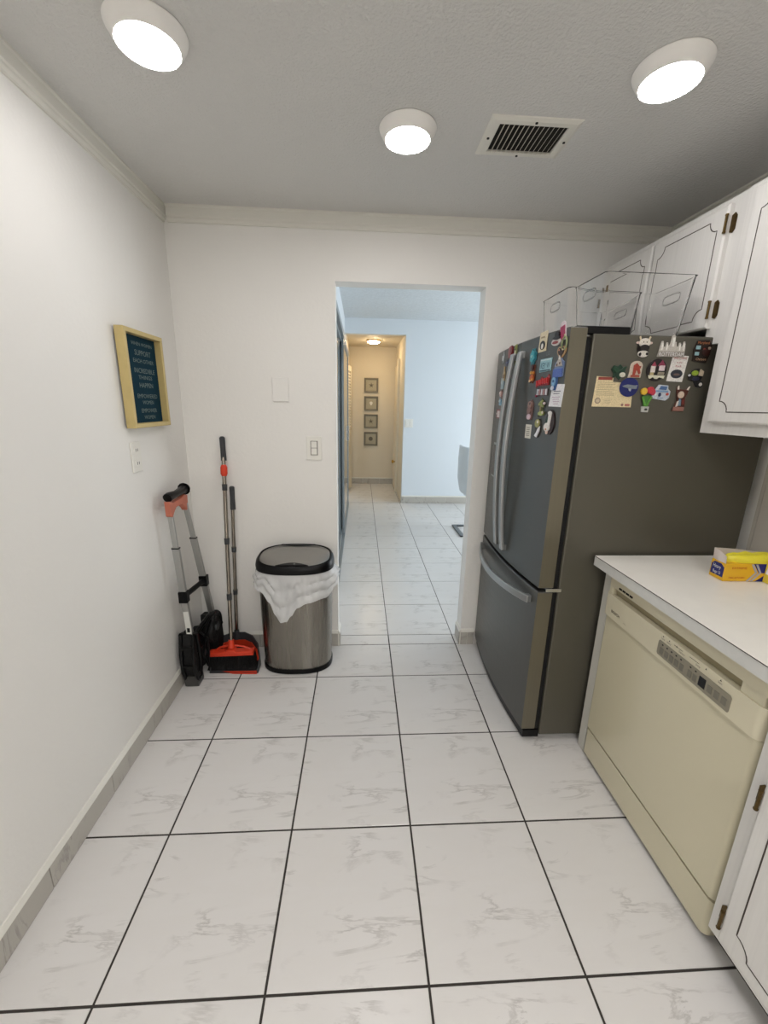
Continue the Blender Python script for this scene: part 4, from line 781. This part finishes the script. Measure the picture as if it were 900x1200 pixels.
# end label (facing -x)
FE=lambda u,v,w:BX(-w,Dp-u*.68,v)
q=MB(); q.prism([(.006,.012),(.080,.012),(.080,.046),(.060,.056),(.020,.056),(.006,.046)],lambda u,v:FE(u,v,.0008),lambda u,v:FE(u,v,-.001)); q.build('navy_label',navy,bx)
text_mesh('Heavy',.019,lambda a,b_,c:FE(.040+a,.036+b_,.001+c),whitep,'lettering',bx); text_mesh('Bags 13',.015,lambda a,b_,c:FE(.044+a,.018+b_,.001+c),whitep,'lettering',bx)
text_mesh('double',.024,lambda a,b_,c:FB_(.192+a,.038+b_,.001+c),whitep,'lettering',bx); text_mesh('Guard',.022,lambda a,b_,c:FB_(.205+a,.008+b_,.001+c),whitep,'lettering',bx)
text_mesh('EXTREME',.010,lambda a,b_,c:FB_(.048+a,.044+b_,.0006+c),redp,'lettering',bx,width=.05); text_mesh('TALL KITCHEN',.009,lambda a,b_,c:FB_(.045+a,.010+b_,.0006+c),redp,'lettering',bx,width=.055)
# opened flap: raised torn rim and bags bulging out
q=MB(); rim=[BX(.0,.001,Hh),BX(-.003,.03,Hh),BX(.004,.060,Hh),BX(.08,.063,Hh),BX(.16,.061,Hh),BX(.228,.05,Hh),BX(.232,.01,Hh)]
q.loft([rim,[(x+.004*(i%2),y+.003,z+(.024,.034,.036,.030,.022,.016,.006)[i]) for i,(x,y,z) in enumerate(rim)]],cap=False,close=False); q.build('torn_flap',card,bx)
q=MB(); q.loft([[BX(.125+.105*k*math.cos(a*PI/10),.030+.027*k*math.sin(a*PI/10),Hh+h*.8+.003*math.sin(a*2.3)) for a in range(20)] for k,h in ((1,-.002),(1.02,.014),(.95,.026),(.75,.032),(.4,.028),(.1,.024))]); q.build('folded_bags',yelf,bx,smooth=True)
b2=thing('bag_box',(2.36,1.2,.8862),'second yellow carton with a red logo, cut by the right edge','box')
BY=lambda a,b_,c:(2.284+b_,1.206-a,.8872+c)
obox(0,.22,0,.07,0,.075,BY).build('carton',mat('box_yellow_pale',(222,200,70),.4,var=.05,vscale=50),b2,bevel=.001)
F2=lambda u,v,w:BY(u,-w,v)
slab('white_panel',[(.004,.030),(.16,.030),(.16,.072),(.012,.072)],0,.0008,F2,whitep,b2,0)
slab('red_badge',disc(.046,.048,.036,.013),.0008,.0016,F2,redp,b2,0)
text_mesh('Glad',.020,lambda a,b_,c:F2(.046+a,.042+b_,.0016+c),whitep,'lettering',b2)
text_mesh('ForceFlex',.010,lambda a,b_,c:F2(.045+a,.012+b_,.0006+c),redp,'lettering',b2)

# ---------------------------------------------------------------- hall contents
# mirrored sliding doors in the left wall of the hall
md=thing('mirror_door',(.71,4.0,0),'tall dark-framed mirrored sliding door on the left hall wall','door')
XM=.70
def leaf(y0,y1,xo):
    q=MB(); w=.03
    q.box(XM+xo,XM+xo+.022,y0,y0+w,.02,2.09); q.box(XM+xo,XM+xo+.022,y1-w,y1,.02,2.09); q.box(XM+xo,XM+xo+.022,y0+w,y1-w,2.06,2.09); q.box(XM+xo,XM+xo+.022,y0+w,y1-w,.02,.07); f_=q.build('leaf_frame',dframe,md)
    MB().box(XM+xo+.008,XM+xo+.014,y0+w,y1-w,.07,2.06).build('mirror',mirr,f_)
leaf(3.0,4.55,.004); leaf(4.45,5.98,.028)
MB().box(XM,XM+.056,2.97,6.02,2.09,2.14).build('head_track',dframe,md); MB().box(XM,XM+.056,2.97,6.02,0,.018).build('floor_track',dframe,md)
MB().box(XM+.05,XM+.062,5.88,5.90,.95,1.15).build('pull',chrome,md)
# louvred folding closet door in the corridor
lv=thing('louvred_door',(.71,7.0,0),'cream louvred folding closet door standing open in the corridor','door')
la=(.664,6.80); lb=(.752,7.26)
def leafpanel(p0,p1):
    dx,dy=p1[0]-p0[0],p1[1]-p0[1]; L=math.hypot(dx,dy); ux,uy=dx/L,dy/L; nx,ny=uy,-ux
    g=lambda s_,n_,z:(p0[0]+ux*s_+nx*n_,p0[1]+uy*s_+ny*n_,z)
    def bx_(q,s0,s1,n0,n1,z0,z1): q.loft([[g(s0,n0,z),g(s1,n0,z),g(s1,n1,z),g(s0,n1,z)] for z in (z0,z1)]); return q
    q=MB(); lv_t=2.06
    for s0,s1 in ((0,.05),(L-.05,L)): bx_(q,s0,s1,-.014,.014,.015,lv_t)
    for z0,z1 in ((.015,.10),(.95,1.02),(1.98,lv_t)): bx_(q,.05,L-.05,-.014,.014,z0,z1)
    bx_(q,.05,L-.05,-.005,.005,.10,.95); f_=q.build('door_leaf',corrw2,lv)
    n=20
    for i in range(n):
        z=1.03+.94*i/n; q=MB(); q.loft([[g(s_,-.013,z+.030),g(s_,.013,z),g(s_,.013,z+.006),g(s_,-.013,z+.036)] for s_ in (.05,L-.05)]); q.build('slat',corrw2,f_)
corrw2=mat('door_cream',(230,220,198),.45)
leafpanel(la,lb); 
MB().box(.65,.68,6.23,7.35,2.08,2.108).build('head_track',dframe,lv)
# door with brass knob on the right side of the corridor
cd=thing('corridor_door',(1.53,7.2,0),'cream corridor door with a brass knob seen edge-on','door')
MB().box(1.528,1.549,6.98,7.60,0.004,2.10).build('slab',corrw2,cd,bevel=.002)
MB().box(1.512,1.5495,6.86,6.975,0,2.16).build('casing',corrw2,cd)
q=MB(); q.tube([(1.528,7.08,.50),(1.50,7.08,.50),(1.488,7.08,.50),(1.468,7.08,.50),(1.460,7.08,.50)],[.012,.012,.03,.03,.012],14); q.build('knob',brass,cd,smooth=True)
# four framed pictures on the end wall
gf=mat('frame_grey',(120,116,104),.5); gp_=mat('picture_mat',(176,170,150),.7); gi=mat('picture_motif',(104,98,86),.6)
names=['starfish','shell','starfish','sand dollar']
lab=['topmost small grey framed starfish picture on the corridor end wall','second small grey framed picture from the top, a pale shell','third small grey framed picture from the top, a dark starfish','lowest small grey framed picture, a round sand dollar']
for i in range(4):
    zc_=1.786-.315*i; xc=1.108; YE=7.67
    t=thing('picture_frame',(xc,YE,zc_),lab[i],'picture','framed shell pictures in the corridor'); h_=.125
    q=MB(); rg=lambda k,y:[(xc-k,y,zc_-k),(xc+k,y,zc_-k),(xc+k,y,zc_+k),(xc-k,y,zc_+k)]
    q.loft([rg(h_,YE),rg(h_,YE-.025),rg(h_-.012,YE-.028),rg(h_-.03,YE-.02),rg(h_-.03,YE-.004)],cap=False); q.build('frame',gf,t)
    MB().box(xc-h_+.03,xc+h_-.03,YE-.006,YE-.002,zc_-h_+.03,zc_+h_-.03).build('mat_board',gp_,t)
    if i in (0,2): poly=[((.052 if j%2==0 else .016)*math.sin(j*PI/5),(.052 if j%2==0 else .016)*math.cos(j*PI/5)) for j in range(10)]
    elif i==1: poly=[(-.03,.01),(-.018,.03),(0,.034),(.018,.03),(.03,.01),(.008,-.032),(-.008,-.032)]
    else: poly=disc(0,0,.038,.038,14)
    q=MB(); q.prism(poly,lambda u,v:(xc+u,YE-.013,zc_+v),lambda u,v:(xc+u,YE-.006,zc_+v)); q.build('motif',gi if i!=1 else plasticw,t,bevel=.002)
# cantilever dining chair right of the doorway
chr_=thing('dining_chair',(2.30,4.6,0),'white cantilever dining chair on a flat metal base beyond the doorway','chair')
bmt=mat('chair_base_metal',(92,96,98),.3,.85); shell=mat('chair_white',(226,232,236),.35)
bp_=[(2.10,4.40),(2.08,4.85),(2.52,4.85),(2.54,4.40)]
def tubep(pts,name,r=.013): MB().tube(pts,r,8).build(name,bmt,chr_,smooth=True)
MB().ribbon([(2.54,4.42,.010),(2.10,4.42,.010),(2.10,4.44,.010),(2.08,4.83,.010),(2.10,4.84,.010),(2.54,4.84,.010)],.022,.008,(0,0,1)).bm.free()
q=MB(); q.box(2.07,2.12,4.40,4.86,.001,.018); q.box(2.12,2.54,4.40,4.44,.001,.018); q.box(2.12,2.54,4.82,4.86,.001,.018); q.build('sled_base',bmt,chr_,bevel=.003)
for y in (4.42,4.84): MB().tube([(2.50,y,.015),(2.545,y,.03),(2.56,y,.07),(2.55,y,.40),(2.52,y,.435),(2.46,y,.44),(2.16,y,.44)],.012,8).build('cantilever_leg',bmt,chr_,smooth=True)
def surf(rows,th,name):
    q=MB(); n=len(rows[0]); top=[[Vector(p) for p in r] for r in rows]
    rings=[]
    for r in top: rings.append(list(r)+[p+Vector(th) for p in reversed(r)])
    q.loft(rings); return q.build(name,shell,chr_,bevel=.006)
surf([[(2.14+.02*math.cos(j),4.40+.058*j,.455) for j in range(9)],[(2.34,4.40+.058*j,.445) for j in range(9)],[(2.54,4.41+.056*j,.465) for j in range(9)]],(0,0,.035),'seat')
surf([[(2.125-.05*math.cos((j-4)/4*1.2)+.03,4.40+.058*j,.47) for j in range(9)],[(2.09-.05*math.cos((j-4)/4*1.2)+.03,4.40+.058*j,.62) for j in range(9)],[(2.085-.05*math.cos((j-4)/4*1.2)+.03,4.405+.057*j,.85) for j in range(9)],[(2.088-.05*math.cos((j-4)/4*1.2)+.03,4.42+.053*j,1.01) for j in range(9)]],(.022,0,.004),'backrest')
